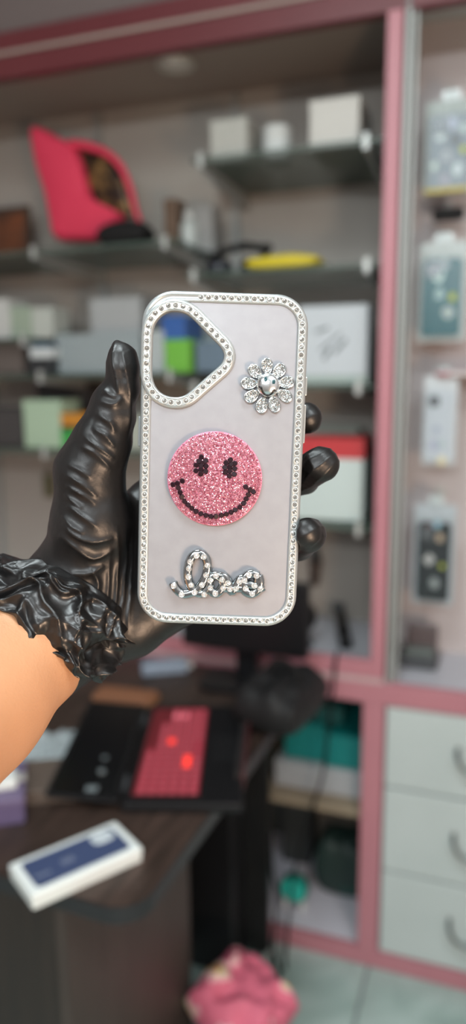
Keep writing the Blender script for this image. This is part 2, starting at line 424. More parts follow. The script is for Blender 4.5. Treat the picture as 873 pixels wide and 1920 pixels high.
# the pink folded bag
t_ = thing('bag', 'hot pink plush bag folded open over a brown sequinned lining', 'bag', U3(-.86, .20, 1.777), -A)
hot = mat('hot_pink_plush', (.66, .035, .085), .75, bump=.4, scale=60, dist=.004)
def sil(pts, y0, y1, px_t):    # outline from points on the plane t, puffed through its thickness
    q = []
    for px, py in pts:
        s_, z_ = onU(px, py, px_t); q.append((s_+.86, z_-1.777))
    q = [(p.x, p.y) for p in catmull([(a, b, 0) for a, b in q], 4, True)]
    bm = bmesh.new(); cx = sum(p[0] for p in q)/len(q); cz = sum(p[1] for p in q)/len(q)
    rings = []
    for k in range(9):
        a = PI*k/8; sc = .86+.14*math.sin(a); y = (y0+y1)/2-(y1-y0)/2*math.cos(a)
        rings.append([bm.verts.new((cx+(p[0]-cx)*sc, y, cz+(p[1]-cz)*sc)) for p in q])
    n = len(q)
    for r0, r1 in zip(rings, rings[1:]):
        for i in range(n): bm.faces.new((r0[i], r0[(i+1) % n], r1[(i+1) % n], r1[i]))
    for rg, y in ((rings[0], y0-.006), (rings[-1], y1+.006)):
        c = bm.verts.new((cx, y, cz))
        for i in range(n): bm.faces.new((rg[i], rg[(i+1) % n], c))
    bmesh.ops.triangulate(bm, faces=bm.faces); return bm
obj('body', sil([(50, 236), (70, 236), (100, 252), (128, 268), (146, 300), (158, 345), (170, 375), (205, 390), (222, 405), (205, 425), (182, 447), (140, 450), (98, 446), (88, 410), (78, 360), (60, 300)], -.03, .03, .17), hot, t_, smooth=True)
b_ = bmesh.new()
lp = []
for px, py in [(128, 268), (160, 272), (195, 285), (222, 310), (240, 350), (250, 390), (262, 425)]:
    s_, z_ = onU(px, py, .18); lp.append((s_+.86, -.01, z_-1.777))
tube(b_, catmull(lp, 5), [.012-.006*k/30 for k in range(31)], 10)
obj('rim', b_, hot, t_, smooth=True)
seq = mat('brown_sequin', (.03, .015, .01), .35, .4, noise=(.30, .17, .06), scale=30, detail=2, lo=.45, hi=.7)
obj('lining', sil([(130, 275), (165, 280), (200, 292), (225, 330), (238, 375), (240, 405), (200, 400), (170, 380), (152, 340), (140, 300)], .0, .022, .20), seq, t_, smooth=True)
s0, _ = onU(232, 430, .12)
pb = obj('pouch', pillow_bm(.14, .08, .062, .5, 5, .004), blackm, None, U3(s0, .13, 1.777), -A, smooth=True)
tag(pb, 'small black pouch lying in front of the pink bag', 'pouch')
# brown picture leaning at the far left
s0, _ = onU(14, 400, .2)
t_ = thing('picture_frame', 'dark brown framed picture leaning at the left end of the shelf', 'picture', U3(s0-.10, .30, 1.777), -A)
b_ = bmesh.new()
for a in ((-.10, -.085, 0, .17), (.085, .10, 0, .17), (-.085, .085, 0, .015), (-.085, .085, .155, .17)): bx(b_, a[0], a[1], 0, .012, a[2], a[3])
obj('frame', b_, mat('dark_wood', (.05, .03, .02), .5), t_)
obj('print', box(-.085, .085, .004, .010, .015, .155), mat('rusty_print', (.05, .02, .01), .5, noise=(.20, .06, .02), scale=9), t_)

# row of pale cartons on the short left shelf (z 1.558) and stacks below
for k, (a_, b__, p_, c_, d_) in enumerate([(-60, 14, 562, (.50, .50, .48), 'off-white carton at the left end of the eye-level row'),
        (18, 54, 575, (.30, .36, .28), 'pale olive carton second in the eye-level row'),
        (56, 96, 576, (.44, .46, .42), 'pale cream carton third in the eye-level row')]):
    carton('carton', a_, b__, p_, 1.560, .12+.01*k, .09, c_, d_, group='pale cartons in the eye-level row')
LZ = 1.464
def stackbox(px0, px1, py0, py1, t, d, c, label, group=None, name='carton', zbase=None):
    s0, z1 = onU(px0, py0, t); s1, _ = onU(px1, py0, t); _, z0 = onU(px0, py1, t)
    if zbase is not None: z0 = zbase
    t_ = thing(name, label, 'box', U3(s0, t, z0), -A, group)
    m = mat('card_%02d_%02d_%02d' % tuple(int(x*99) for x in c), c, .45)
    obj('body', box(0, s1-s0, 0, d, 0, (z1-z0)*.8, bev=.002), m, t_)
    obj('lid', box(-.001, s1-s0+.001, -.001, d+.001, (z1-z0)*.78, z1-z0, bev=.002), m, t_)
    return z1
stackbox(104, 262, 628, 690, .12, .20, (.27, .31, .32), 'wide blue-grey carton lying behind the thumb', zbase=LZ)
z = stackbox(52, 94, 672, 700, .08, .18, (.02, .022, .025), 'black carton at the bottom of the stack left of the blue-grey carton', 'short stack of cartons', zbase=LZ)
z2 = stackbox(55, 97, 652, 672, .08, .18, (.52, .54, .54), 'white slim carton in the middle of the stack beside the blue-grey carton', 'short stack of cartons', zbase=z)
stackbox(46, 92, 645, 652, .08, .18, (.05, .12, .18), 'dark blue carton on top of the stack beside the blue-grey carton', 'short stack of cartons', zbase=z2)
stackbox(-60, 40, 640, 700, .10, .2, (.11, .09, .08), 'dark brown carton at the left edge below the eye-level row', zbase=LZ)
stackbox(168, 262, 560, 628, .20, .12, (.36, .37, .37), 'grey carton standing on the wide blue-grey one', zbase=LZ+.093)
z = stackbox(308, 356, 637, 688, .12, .12, (.15, .42, .05), 'bright lime green carton framed by the camera opening', 'cartons seen through the camera opening', zbase=LZ)
stackbox(302, 346, 592, 637, .12, .12, (.03, .10, .32), 'royal blue carton on top of the lime green one', 'cartons seen through the camera opening', zbase=z)
stackbox(366, 424, 640, 690, .12, .14, (.12, .17, .22), 'slate blue carton right of the lime green one', 'cartons seen through the camera opening', zbase=LZ)
stackbox(345, 424, 585, 640, .26, .10, (.30, .34, .34), 'pale grey carton behind the blue and green cartons', 'cartons seen through the camera opening', zbase=LZ)
stackbox(270, 306, 620, 688, .12, .12, (.38, .42, .42), 'pale carton left of the lime green one', 'cartons seen through the camera opening', zbase=LZ)
LZ2 = 1.264
stackbox(42, 112, 750, 836, .10, .10, (.36, .47, .34), 'pale green carton on the low left shelf', zbase=LZ2)
stackbox(-60, 40, 765, 836, .12, .14, (.05, .045, .045), 'black carton at the left edge of the low left shelf', zbase=LZ2)
z = stackbox(113, 170, 806, 836, .10, .10, (.04, .30, .06), 'thin green packet lying under the black carton by the thumb', zbase=LZ2)
z = stackbox(113, 170, 799, 806, .10, .10, (.02, .03, .025), 'thin black carton between the orange and the green packet', zbase=z)
stackbox(113, 172, 775, 799, .10, .10, (.50, .20, .02), 'orange carton beside the pale green carton', zbase=z)
stackbox(230, 300, 780, 836, .12, .10, (.38, .40, .34), 'pale grey carton behind the gap between thumb and phone case', zbase=LZ2)
# boxes hanging just under the shelf at 1.46 : flat white tray and black boxes
for a_, b__, p0, p1, c_, l_ in [(68, 130, 712, 748, (.025, .025, .03), 'black carton at the back of the low left shelf'), (132, 165, 716, 748, (.04, .035, .035), 'small dark carton right of the black one at the back of the low shelf')]:
    stackbox(a_, b__, p0, p1, .27, .09, c_, l_, zbase=LZ2)
# olive bottle on the left counter far down
s0, z0 = onU(66, 940, .30)
t_ = thing('hanging_pouch', 'olive green pouch hanging on the lower left wall', 'pouch', U3(s0, .385, z0), -A)
obj('body', box(-.018, .018, -.014, 0, 0, .075, bev=.006), mat('olive_cloth', (.11, .10, .05), .7), t_)
b_ = bmesh.new(); tube(b_, catmull([(-.010, -.006, .074), (0, -.006, .100), (.010, -.006, .074)], 6), .002, 6)
obj('loop', b_, mat('olive_cloth', (.11, .10, .05), .7), t_)

# ------------------------------------------------------------------ goods on the alcove counter
def on_ctr(px, py, t): return onU(px, py, t)[0]
s0 = on_ctr(566, 1180, .16)
t_ = thing('desk_fan', 'small round dark desk fan standing on the alcove counter', 'fan', U3(s0, .16, .760), -A)
obj('base', lathe(bmesh.new(), [(0, 0), (.030, 0), (.032, .004), (.012, .010), (.007, .018), (.007, .045), (0, .045)], 24), dkgrey, t_, smooth=True)
b_ = bmesh.new()
for r_ in (.036, .026, .016): tube(b_, [(r_*math.cos(a), -.012*(1-(r_/.04)), .075+r_*math.sin(a)) for a in [2*PI*k/24 for k in range(24)]], .0022, 6, closed=True)
for k in range(12):
    a = 2*PI*k/12; tube(b_, [(.006*math.cos(a), -.013, .075+.006*math.sin(a)), (.036*math.cos(a), 0, .075+.036*math.sin(a))], .0015, 5)
obj('guard', b_, blackp, t_)
b_ = bmesh.new(); tube(b_, [(0, .004, .075), (0, .022, .075)], .035, 24); obj('housing', b_, blackp, t_)
s0 = on_ctr(640, 1190, .22)
t_ = thing('spray_bottle', 'black spray bottle lying tilted against the counter wall', 'bottle', U3(s0+.005, .20, .760), -A)
b_ = bmesh.new(); tube(b_, [(.02, -.05, .019), (-.025, .10, .040)], [.017, .016], 14)
obj('body', b_, blackp, t_, smooth=True)
b_ = bmesh.new(); tube(b_, [(-.025, .10, .040), (-.033, .125, .050)], [.009, .008], 12); bx(b_, -.052, -.022, .115, .14, .045, .068, bev=.003)
obj('trigger_head', b_, dkgrey, t_)
s0 = on_ctr(575, 1090, .30)
t_ = thing('hand_tool', 'dark brown hand tool hanging on the wall beside the phone case', 'tool', U3(s0, .395, .86), -A)
b_ = bmesh.new(); tube(b_, [(.0, -.012, .0), (.004, -.012, .075)], [.012, .020], 12); obj('grip', b_, mat('brown_grip', (.07, .045, .035), .5), t_, smooth=True)
b_ = bmesh.new(); tube(b_, [(.004, -.012, .07), (.0, -.012, .14)], [.018, .006], 12); obj('head', b_, dkgrey, t_, smooth=True)
# black cable over the sill
b_ = bmesh.new(); tube(b_, catmull([(-.115, .09, .762), (-.095, .02, .806), (-.093, -.014, .80), (-.097, -.018, .74), (-.105, -.020, .64), (-.12, -.015, .50), (-.16, -.02, .35), (-.19, -.03, .20), (-.20, -.05, .03), (-.19, -.09, .005)], 6), .004, 6)
tag(obj('cable', b_, blackp, None, P0, -A, smooth=True), 'black cable hanging from the counter over the pink sill', 'cable')

# ------------------------------------------------------------------ open cabinet under the counter
teal = mat('teal_card', (.005, .20, .19), .5); teal2 = mat('dark_teal_card', (.01, .10, .10), .5)
zc = .402
def tb(s0, s1, t, d, z0, h, m, label, group=None, name='carton'):
    t_ = thing(name, label, 'box', U3(s0, t, z0), -A, group)
    obj('body', box(0, s1-s0, 0, d, 0, h*.85, bev=.002), m, t_); obj('lid', box(-.001, s1-s0+.001, -.001, d+.001, h*.8, h, bev=.002), m, t_)
wm = mat('grey_white_card', (.40, .42, .44), .5)
tb(-.265, -.040, .07, .24, zc, .070, wm, 'flat grey-white carton under the teal cartons')
tb(-.245, -.145, .09, .20, zc+.072, .10, teal, 'teal carton on the left above the flat grey-white carton', 'teal cartons in the open cabinet')
tb(-.142, -.040, .08, .20, zc+.072, .085, teal, 'teal carton on the right above the flat grey-white carton', 'teal cartons in the open cabinet')
tb(-.225, -.10, .11, .15, zc+.174, .045, teal2, 'dark teal slim carton on top of the left teal carton', 'teal cartons in the open cabinet')
# lower : ball-like teal device, dark bag
sb, zb = onU(549, 1636, .06)
t_ = thing('alarm_clock', 'round turquoise clock face standing low in the cabinet', 'clock', U3(sb, .06, .046), -A)
b_ = bmesh.new(); tube(b_, [(0, .006, .062), (0, .030, .062)], .037, 28); obj('case', b_, mat('green_rim', (.01, .16, .13), .3), t_, smooth=False)
b_ = bmesh.new(); tube(b_, [(0, .003, .062), (0, .006, .062)], .032, 28); obj('dial', b_, mat('turquoise_dial', (.03, .50, .40), .35), t_)
for x in (-.030, .018): obj('foot', box(x, x+.012, .008, .026, 0, .032, bev=.002), whitep, t_)
dbag = obj('bag', pillow_bm(.15, .12, .17, .35, 11, .014, 24), mat('dark_green_bag', (.015, .035, .03), .55, noise=(.01, .10, .075), scale=8, lo=.55, hi=.72), None, U3(-.105, .20, .046), -A, smooth=True)
tag(dbag, 'crumpled dark green bag in the bottom of the open cabinet', 'bag')
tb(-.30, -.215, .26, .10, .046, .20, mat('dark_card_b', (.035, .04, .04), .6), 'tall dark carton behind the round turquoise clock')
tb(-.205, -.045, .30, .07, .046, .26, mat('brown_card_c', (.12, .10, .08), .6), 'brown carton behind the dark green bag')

# ------------------------------------------------------------------ right compartment : hanging packs
def pack(px, ptop, pbot, w_, body, label, print_cols, backing=(.38, .43, .43), strip=None, blister=True, hole=True):
    s_, zt = onU(px, ptop, .11); _, zb_ = onU(px, pbot, .11); h_ = zt-zb_
    t_ = thing('phone_case_package', label, 'phone case', U3(s_+w_/2, .11, zb_), -A, 'packaged phone cases hanging in the right compartment')
    bk = plate(bmesh.new(), [(x, z_+h_/2) for x, z_ in rrect(w_, h_, .008, 5)], .010, .0115, plane='xz')
    obj('backing_card', bk, mat('backing_%02d%02d' % (int(backing[0]*99), int(backing[2]*99)), backing, .35), t_)
    cw, ch = w_*.80, h_*.78
    cs = plate(bmesh.new(), [(x, z_+h_*.44) for x, z_ in rrect(cw, ch, .010, 6)], -.001, .0095, plane='xz')
    bmesh.ops.bevel(cs, geom=cs.edges[:], offset=.0012, segments=1, affect='EDGES')
    ob_ = obj('phone_case', cs, mat('pk_%s' % label[:12].replace(' ', '_'), body, .3), t_)
    cm = plate(bmesh.new(), [(x-cw*.22, z_+h_*.44+ch*.36) for x, z_ in rrect(cw*.40, cw*.40, .007, 5)], -.003, -.001, plane='xz')
    obj('camera_surround', cm, mat('lens_rim', (.12, .13, .14), .25, .3), ob_)
    for k, (x, z_, r_, c_) in enumerate(print_cols):
        b_ = bmesh.new(); q = []
        for j in range(14):
            a = 2*PI*j/14; rr = r_*(1+.35*noise.noise(Vector((math.cos(a)*1.5+k, math.sin(a)*1.5, px*.1))))
            q.append((x*cw/2+rr*math.cos(a), h_*.44+z_*ch/2+rr*math.sin(a)*1.2))
        plate(b_, q, -.0018, -.001, plane='xz'); obj('printed_patch', b_, mat('ink_%02d_%02d_%02d' % tuple(int(v*99) for v in c_), c_, .4), ob_)
    if strip:
        obj('price_strip', box(-w_*.46, w_*.40, -.0016, .0, .002, .012), mat('strip_%02d' % int(strip[1]*99), strip, .4), t_)
    if blister:
        b_ = bmesh.new()
        fr = bx(b_, -w_*.46, w_*.46, -.006, -.0055, h_*.03, h_*.90)
        obj('blister', b_, mat('clear_blister', (.25, .30, .30), .2, alpha=.045, spec=.3), t_)
    # hanging tab and the peg hook it hangs from
    tb_ = plate(bmesh.new(), [(x, z_+h_+.008) for x, z_ in rrect(w_*.35, .022, .006, 4)], .010, .0112, plane='xz')
    obj('hang_tab', tb_, mat('clear_tab', (.55, .62, .62), .2), t_)
    k_ = thing('peg_hook', 'steel peg hook holding the ' + ' '.join(label.split(' with ')[0].split(',')[0].split()[:9]), 'hook', U3(s_+w_/2, .25, zt+.010), -A, 'peg hooks in the right compartment')
    b_ = bmesh.new(); tube(b_, catmull([(0, 0, 0), (0, -.10, 0), (0, -.16, .001), (0, -.175, .010)], 4), .0022, 8); obj('rod', b_, steel, k_, smooth=True)
    obj('plate', box(-.012, .012, -.004, 0, -.015, .015, bev=.001), steel, k_)
    return t_
W1 = (.62, .72, .74); YG = (.42, .48, .03)
pack(797, 190, 366, .105, (.22, .27, .31), 'grey patterned phone case pack above a yellow strip, topmost in the column',
     [(-.45, .45, .010, W1), (.1, .75, .010, (.5, .56, .70)), (.3, .30, .012, (.15, .17, .19)), (-.1, -.1, .010, (.40, .44, .48)), (-.7, -.35, .007, (.60, .72, .66)), (.45, -.5, .010, W1), (-.15, -.75, .009, (.38, .38, .45)), (.72, .02, .007, YG), (.7, .6, .009, (.5, .62, .62))], strip=(.48, .38, .05), backing=(.33, .38, .36))
pack(785, 455, 640, .105, (.01, .10, .12), 'teal phone case pack with white patches, second in the column',
     [(-.2, .55, .012, (.62, .82, .78)), (-.1, .1, .011, (.35, .50, .50)), (.35, -.4, .012, (.38, .46, .45)), (.55, 0, .008, YG), (.1, .85, .010, (.35, .42, .45))], backing=(.42, .47, .46))
pack(795, 705, 872, .074, (.52, .57, .62), 'pale white phone case pack with faint grey print, third in the column',
     [(-.2, -.1, .008, (.36, .40, .50)), (-.3, -.55, .010, (.38, .40, .52)), (.2, -.5, .008, (.42, .52, .52)), (.3, -.98, .009, (.75, .68, .45))], backing=(.56, .60, .62))
pack(777, 945, 1132, .094, (.012, .016, .02), 'black phone case pack with pale flowers and a yellow dot, lowest in the column',
     [(.15, .95, .008, (.30, .50, .60)), (.35, .62, .009, (.45, .35, .25)), (-.25, .05, .011, (.45, .46, .45)), (.55, -.1, .006, YG), (.1, -.55, .011, (.28, .32, .32)), (-.3, .85, .010, (.09, .03, .04))], backing=(.40, .45, .48))
s_, z_ = onU(808, 410, .13)
t_ = thing('earphone_case', 'small black zip case hanging below the yellow strip', 'case', U3(s_+.035, .13, z_-.004), -A)
obj('shell', box(-.033, .033, 0, .03, 0, .026, bev=.006, seg=3), blackm, t_); obj('zip', box(-.034, .034, .013, .017, .003, .023), dkgrey, t_)
b_ = bmesh.new(); tube(b_, [(0, .015, .025), (0, .015, .045), (0, .12, .048)], .002, 6); obj('hook', b_, steel, t_)
s_, z_ = onU(815, 702, .08)
t_ = thing('label_strip', 'dull pink shelf label strip above the pale white pack', 'strip', U3(s_, .10, z_-.004), -A)
obj('strip', box(0, .14, 0, .15, 0, .010, bev=.002), pink, t_); obj('insert', box(.03, .13, -.001, .0, .002, .008), whitep, t_)
# dark things standing on the right counter
s_, _ = onU(745, 1240, .12)
t_ = thing('display_stand', 'dark display stand on the pale counter below the hanging packs', 'stand', U3(s_+.045, .14, .750), -A)
obj('base', box(-.045, .050, -.035, .05, 0, .030, bev=.008, seg=3), dkgrey, t_)
obj('back_plate', box(-.030, .045, .015, .028, .026, .10, bev=.006), mat('brown_plastic', (.10, .075, .075), .45), t_)
obj('cradle', box(-.030, .040, -.02, .016, .028, .045, bev=.004), mat('grey_green', (.12, .14, .13), .4), t_)

# ------------------------------------------------------------------ desk
DA = -math.radians(22)
corner = Vector((-.135, .873, 0))
R_ = Matrix.Rotation(DA, 3, 'Z')
dk = thing('desk', 'dark brown wooden desk with rounded corner and black edge', 'desk', corner, DA)
# local: x to the left is negative, y away from viewer
def wood(name, c1, c2, rough, sc=(1, 12, 1)):
    return mat(name, c1, rough, noise=c2, scale=5, detail=6, stretch=sc, lo=.3, hi=.7)
dtop = wood('walnut_top', (.018, .011, .008), (.060, .036, .028), .45, (14, 1.2, 1))
def slab(x0, x1, y0, y1, r, n=8):
    pts = [(x0, y1), (x0, y0)]
    for k in range(n+1):
        a = math.radians(-90+90*k/n); pts.append((x1-r+r*math.cos(a), y0+r+r*math.sin(a)))
    pts.append((x1, y1)); return pts
obj('desk_top', plate(bmesh.new(), slab(-.70, .0, .0, .820, .05), .726, .750), dtop, dk)
obj('edge_band', plate(bmesh.new(), slab(-.702, .002, -.002, .822, .052), .722, .747), mat('black_edging', (.014, .014, .016), .35), dk)
dfront = wood('brown_front', (.014, .010, .008), (.026, .018, .014), .5, (10, 1, 1)); dside = wood('brown_side', (.040, .030, .025), (.060, .045, .038), .5, (10, 10, 1))
obj('front_panel', box(-.66, -.153, .030, .046, .02, .722), dfront, dk)
obj('side_panel', box(-.153, -.135, .030, .443, .0, .722, bev=.001), dside, dk)
obj('pedestal_back', box(-.66, -.153, .427, .443, .02, .722), mat('black_panel', (.010, .010, .010), .5), dk)
obj('back_panel', box(-.66, -.092, .800, .815, .0, .722), mat('black_panel', (0, 0, 0), .5), dk)
obj('side_panel', box(-.68, -.66, .03, .815, 0, .722), dfront, dk)
t_ = thing('computer_tower', 'black computer tower standing on the floor under the desk', 'computer', (-.012, 1.575, 0), DA)
obj('chassis', box(-.22, 0, .006, .10, .012, .44, bev=.004), mat('black_case', (.008, .008, .009), .45), t_)
obj('front_bezel', box(-.221, .001, -.002, .006, .014, .438, bev=.002), mat('gloss_black', (.012, .012, .013), .3), t_)
for x, y in ((-.20, .02), (-.02, .02), (-.20, .08), (-.02, .08)): obj('foot', box(x-.012, x+.012, y-.012, y+.012, 0, .013), blackm, t_)

def place(o, px, py, h, rotz=0): o.location = onz(px, py, h); o.rotation_euler = (0, 0, rotz)
# white product box with a blue phone picture
DT = .750
bc = [onz(x, y, .772) for x, y in ((14, 1625), (215, 1538), (268, 1592), (62, 1678))]   # top corners tl,tr,br,bl
ctr = sum(bc, Vector())/4; ang = math.atan2((bc[1]-bc[0]+bc[2]-bc[3]).y, (bc[1]-bc[0]+bc[2]-bc[3]).x)
Lb = ((bc[1]-bc[0]).length+(bc[2]-bc[3]).length)/2; Wb = ((bc[0]-bc[3]).length+(bc[1]-bc[2]).length)/2
t_ = thing('product_box', 'slim white phone box with a blue panel lying at the desk corner', 'box', (ctr.x, ctr.y, DT), ang)
obj('body', box(-Lb/2+.001, Lb/2-.001, -Wb/2+.001, Wb/2-.001, 0, .014, bev=.002), mat('bright_white_card', (.72, .76, .74), .35), t_)
lid = obj('lid', box(-Lb/2, Lb/2, -Wb/2, Wb/2, .010, .023, bev=.0025), mat('bright_white_card', (0, 0, 0), .35), t_)
blue = mat('denim_blue_print', (.045, .065, .14), .4)
obj('phone_picture', plate(bmesh.new(), rrect(Lb-.024, Wb-.020, .008, 6), .0229, .0234), blue, lid)
b_ = bmesh.new()
plate(b_, [(x+Lb/2-.036, y+Wb/2-.026) for x, y in rrect(.034, .026, .010, 6)], .0233, .0242)
obj('camera_picture', b_, mat('pale_blue_white', (.60, .66, .68), .4), lid)
b_ = bmesh.new()
for dx, dy in ((-.008, 0), (.008, 0)): lathe(b_, [(0, .0242), (.006, .0242), (.006, .0247), (0, .0247)], 16, (Lb/2-.036+dx, Wb/2-.026+dy, 0))
obj('lens_picture', b_, mat('pale_lens', (.38, .42, .46), .3), lid)
b_ = bmesh.new()
for x0 in (-.020, -.010): tube(b_, [(x0+.004*math.cos(a), .004*math.sin(a)-.002, .0236) for a in [2*PI*k/12 for k in range(12)]], .0009, 5, closed=True)
for k in range(4): bx(b_, -.066+.006*k, -.0625+.006*k, -.012, -.007, .0233, .0237)
obj('printed_mark', b_, mat('soft_grey_print', (.22, .25, .32), .4), lid)

# laptop with red back-lit keys
t_ = thing('laptop', 'black laptop with glowing red keyboard turned sideways on the desk', 'laptop', (-.110, 1.285, DT), -math.radians(1))
obj('base', box(-.075, .125, -.185, .185, 0, .018, bev=.004), mat('laptop_black', (.006, .006, .007), .45, spec=.25), t_)
redk = mat('red_lit_keys', (.16, .025, .035), .4, emit=.26, ecol=(1, .10, .16))
redhot = mat('bright_red_key', (.5, .02, .02), .4, emit=1.3, ecol=(1, .05, .03)); redpale = mat('pale_red_key', (.3, .05, .07), .4, emit=.6, ecol=(1, .22, .28))
redb = mat('red_glow_bed', (.10, .01, .015), .5, emit=.035, ecol=(1, .03, .06))
obj('keyboard_bed', box(-.060, .052, -.160, .165, .0175, .0188), redb, t_)
nk = 0
for i in range(6):
    for j in range(15):
        if (i == 0 and j > 6) or (i == 1 and j > 11): continue
        x0 = -.052+i*.0175; y0 = -.157+j*.0213
        if i == 5 and 4 < j < 9:
            if j > 5: continue
            k_ = box(x0, x0+.0125, y0, y0+.0213*4-.003, .0186, .0210, bev=.0008, seg=1)
        else: k_ = box(x0, x0+.0125, y0, y0+.0183, .0186, .0210, bev=.0008, seg=1)
        kk = obj('key', k_, redhot if (i, j) in ((4, 5), (4, 4), (2, 8)) else redpale if j == 13 and i in (1, 2, 3) else redk, t_); nk += 1
obj('touchpad', box(.066, .115, -.05, .05, .0178, .0186), mat('touchpad_black', (.010, .010, .011), .4, spec=.25), t_)
lb = box(-.122, .0, -.18, .18, -.003, .004, bev=.002)
ld = obj('screen_lid', lb, mat('laptop_black', (0, 0, 0), .4), t_); ld.location = (-.078, 0, .016); ld.rotation_euler = (0, math.radians(6), 0)
obj('screen', box(-.114, -.012, -.170, .170, .004, .0046), mat('screen_off', (.005, .005, .006), .2, spec=.25), ld)
for y in (-.12, .12):
    b_ = bmesh.new(); tube(b_, [(-.077, y-.02, .014), (-.077, y+.02, .014)], .006, 10); obj('hinge', b_, dkgrey, t_)
# small bright bits lying on the dark screen
for k, (px, py, w_, d_) in enumerate([(172, 1472, .020, .012), (190, 1440, .010, .012), (196, 1415, .008, .008)]):
    p = onz(px, py, .785)
    o = obj('spare_part', box(-w_/2, w_/2, -d_/2, d_/2, 0, .004, bev=.001), mat('grey_part', (.25, .30, .32), .3, .5), None, (p.x, p.y, .777), .4*k)
    tag(o, ['larger grey metal clip lying on the dark laptop lid', 'small grey metal clip in the middle of the laptop lid', 'tiny grey metal clip farthest back on the laptop lid'][k], 'part', 'metal clips on the laptop lid')

# purple box, white box, sheets at the left of the desk
p = onz(10, 1555, DT)
t_ = thing('purple_box', 'dull purple box at the left edge of the desk', 'box', (p.x-.03, p.y+.02, DT), .25)
obj('body', box(-.09, .055, -.02, .10, 0, .045, bev=.003), mat('purple_card', (.10, .075, .15), .5), t_); obj('lid', box(-.091, .056, -.021, .101, .033, .047, bev=.003), mat('purple_card2', (.13, .10, .18), .5), t_)
p = onz(10, 1475, .80)
t_ = thing('adapter', 'white plastic adapter lying on the purple box', 'adapter', (p.x-.01, p.y, .797), .3)
obj('body', box(-.04, .028, -.012, .03, 0, .018, bev=.004), whitep, t_); obj('prong', box(.028, .042, .002, .005, .006, .012), steel, t_); obj('prong', box(.028, .042, .014, .017, .006, .012), steel, t_)
p = onz(90, 1490, DT)
t_ = thing('organiser_box', 'brown cardboard box between the arm and the laptop', 'box', (p.x, p.y+.02, DT), .12)
obj('body', box(-.060, .055, -.05, .055, 0, .022, bev=.002), mat('kraft', (.10, .075, .06), .6), t_); obj('lid', box(-.061, .056, -.051, .056, .018, .026, bev=.002), mat('kraft', (0, 0, 0), .6), t_)
p = onz(80, 1410, .77)
def crumple(u, v, L=.17, W=.12):
    n_ = noise.fractal(Vector((u*4, v*4, 2)), .6, 2, 4)
    return ((u-.5)*L, (v-.5)*W+.01*n_, .012+.014*abs(n_))
V, E_, Fc = soft(30, 24, crumple); nV = len(V)
V2 = V+[(x, y, z_-.001) for x, y, z_ in V]; Fc2 = Fc+[tuple(i+nV for i in f_[::-1]) for f_ in Fc]
o = obj('plastic_bag', (V2, [], Fc2), mat('clear_plastic', (.42, .47, .48), .2, alpha=.8), None, (p.x-.02, p.y+.03, DT-.005), .2, smooth=True)
tag(o, 'crumpled clear plastic bag on the desk beside the forearm', 'plastic bag')
# back of the desk
p = onz(185, 1332, .76)
t_ = thing('earbud_case', 'small white earbud case on the desk below the glove cuff', 'case', (p.x, p.y, DT), .3)
obj('body', box(-.020, .014, -.012, .012, 0, .014, bev=.005, seg=3), whitep, t_); obj('lid', box(.012, .030, -.010, .010, 0, .010, bev=.004, seg=3), mat('grey_white_card', (0, 0, 0), .5), t_)
p = onz(240, 1300, .77)
t_ = thing('wallet', 'tan brown leather wallet behind the glove cuff', 'wallet', (p.x, p.y, DT), -.25)
obj('back_flap', box(-.075, .065, -.03, .03, 0, .012, bev=.004, seg=3), mat('tan_leather', (.30, .13, .06), .5), t_); obj('front_flap', box(-.074, .060, -.031, .027, .013, .022, bev=.004, seg=3), mat('tan_leather2', (.24, .10, .05), .5), t_)
p = onz(300, 1262, .77)
t_ = thing('charger', 'pale blue-grey charger lying at the back of the desk', 'charger', (p.x, p.y+.05, DT), .2)
obj('body', box(-.05, .06, -.02, .02, 0, .03, bev=.006, seg=3), mat('pale_blue_plastic', (.20, .25, .32), .35), t_); obj('plug', box(.06, .075, -.01, .01, .008, .02, bev=.002), steel, t_)
# monitor at the back, foot seen, screen hidden by the case
mp_ = onz(450, 1285, DT)
t_ = thing('monitor', 'black monitor on a stand at the back of the desk', 'monitor', (mp_.x+.01, mp_.y, DT), -A)
obj('foot', plate(bmesh.new(), rrect(.20, .12, .03, 6), 0, .012), blackp, t_)
obj('neck', box(-.025, .025, .01, .035, .010, .13, bev=.004), blackp, t_)
obj('screen', box(-.15, .15, -.012, .016, .085, .255, bev=.004), blackp, t_); 
p = onz(515, 1300, .79)
t_ = thing('bag', 'black bag slumped on the far right corner of the desk', 'bag', (p.x+.012, p.y-.045, DT), -.5)
obj('body', pillow_bm(.14, .20, .10, .35, 21, .018, 26), mat('black_nylon', (.009, .009, .0095), .6, spec=.3), t_, smooth=True)
b_ = bmesh.new(); tube(b_, catmull([(-.04, 0, .09), (-.02, .01, .125), (.03, 0, .12), (.045, 0, .085)], 6), .005, 8); obj('strap', b_, blackm, t_, smooth=True)
p = onz(455, 1420, DT)
t_ = thing('folder', 'dark red edged black folder beside the laptop', 'folder', (.022, 1.30, DT), -math.radians(4))
obj('cover', box(-.003, .003, -.13, .17, 0, .032, bev=.001), mat('dark_red_edge', (.05, .010, .012), .5), t_)
obj('pages', box(-.014, -.003, -.125, .165, 0, .028), mat('black_pages', (.015, .013, .013), .6), t_)

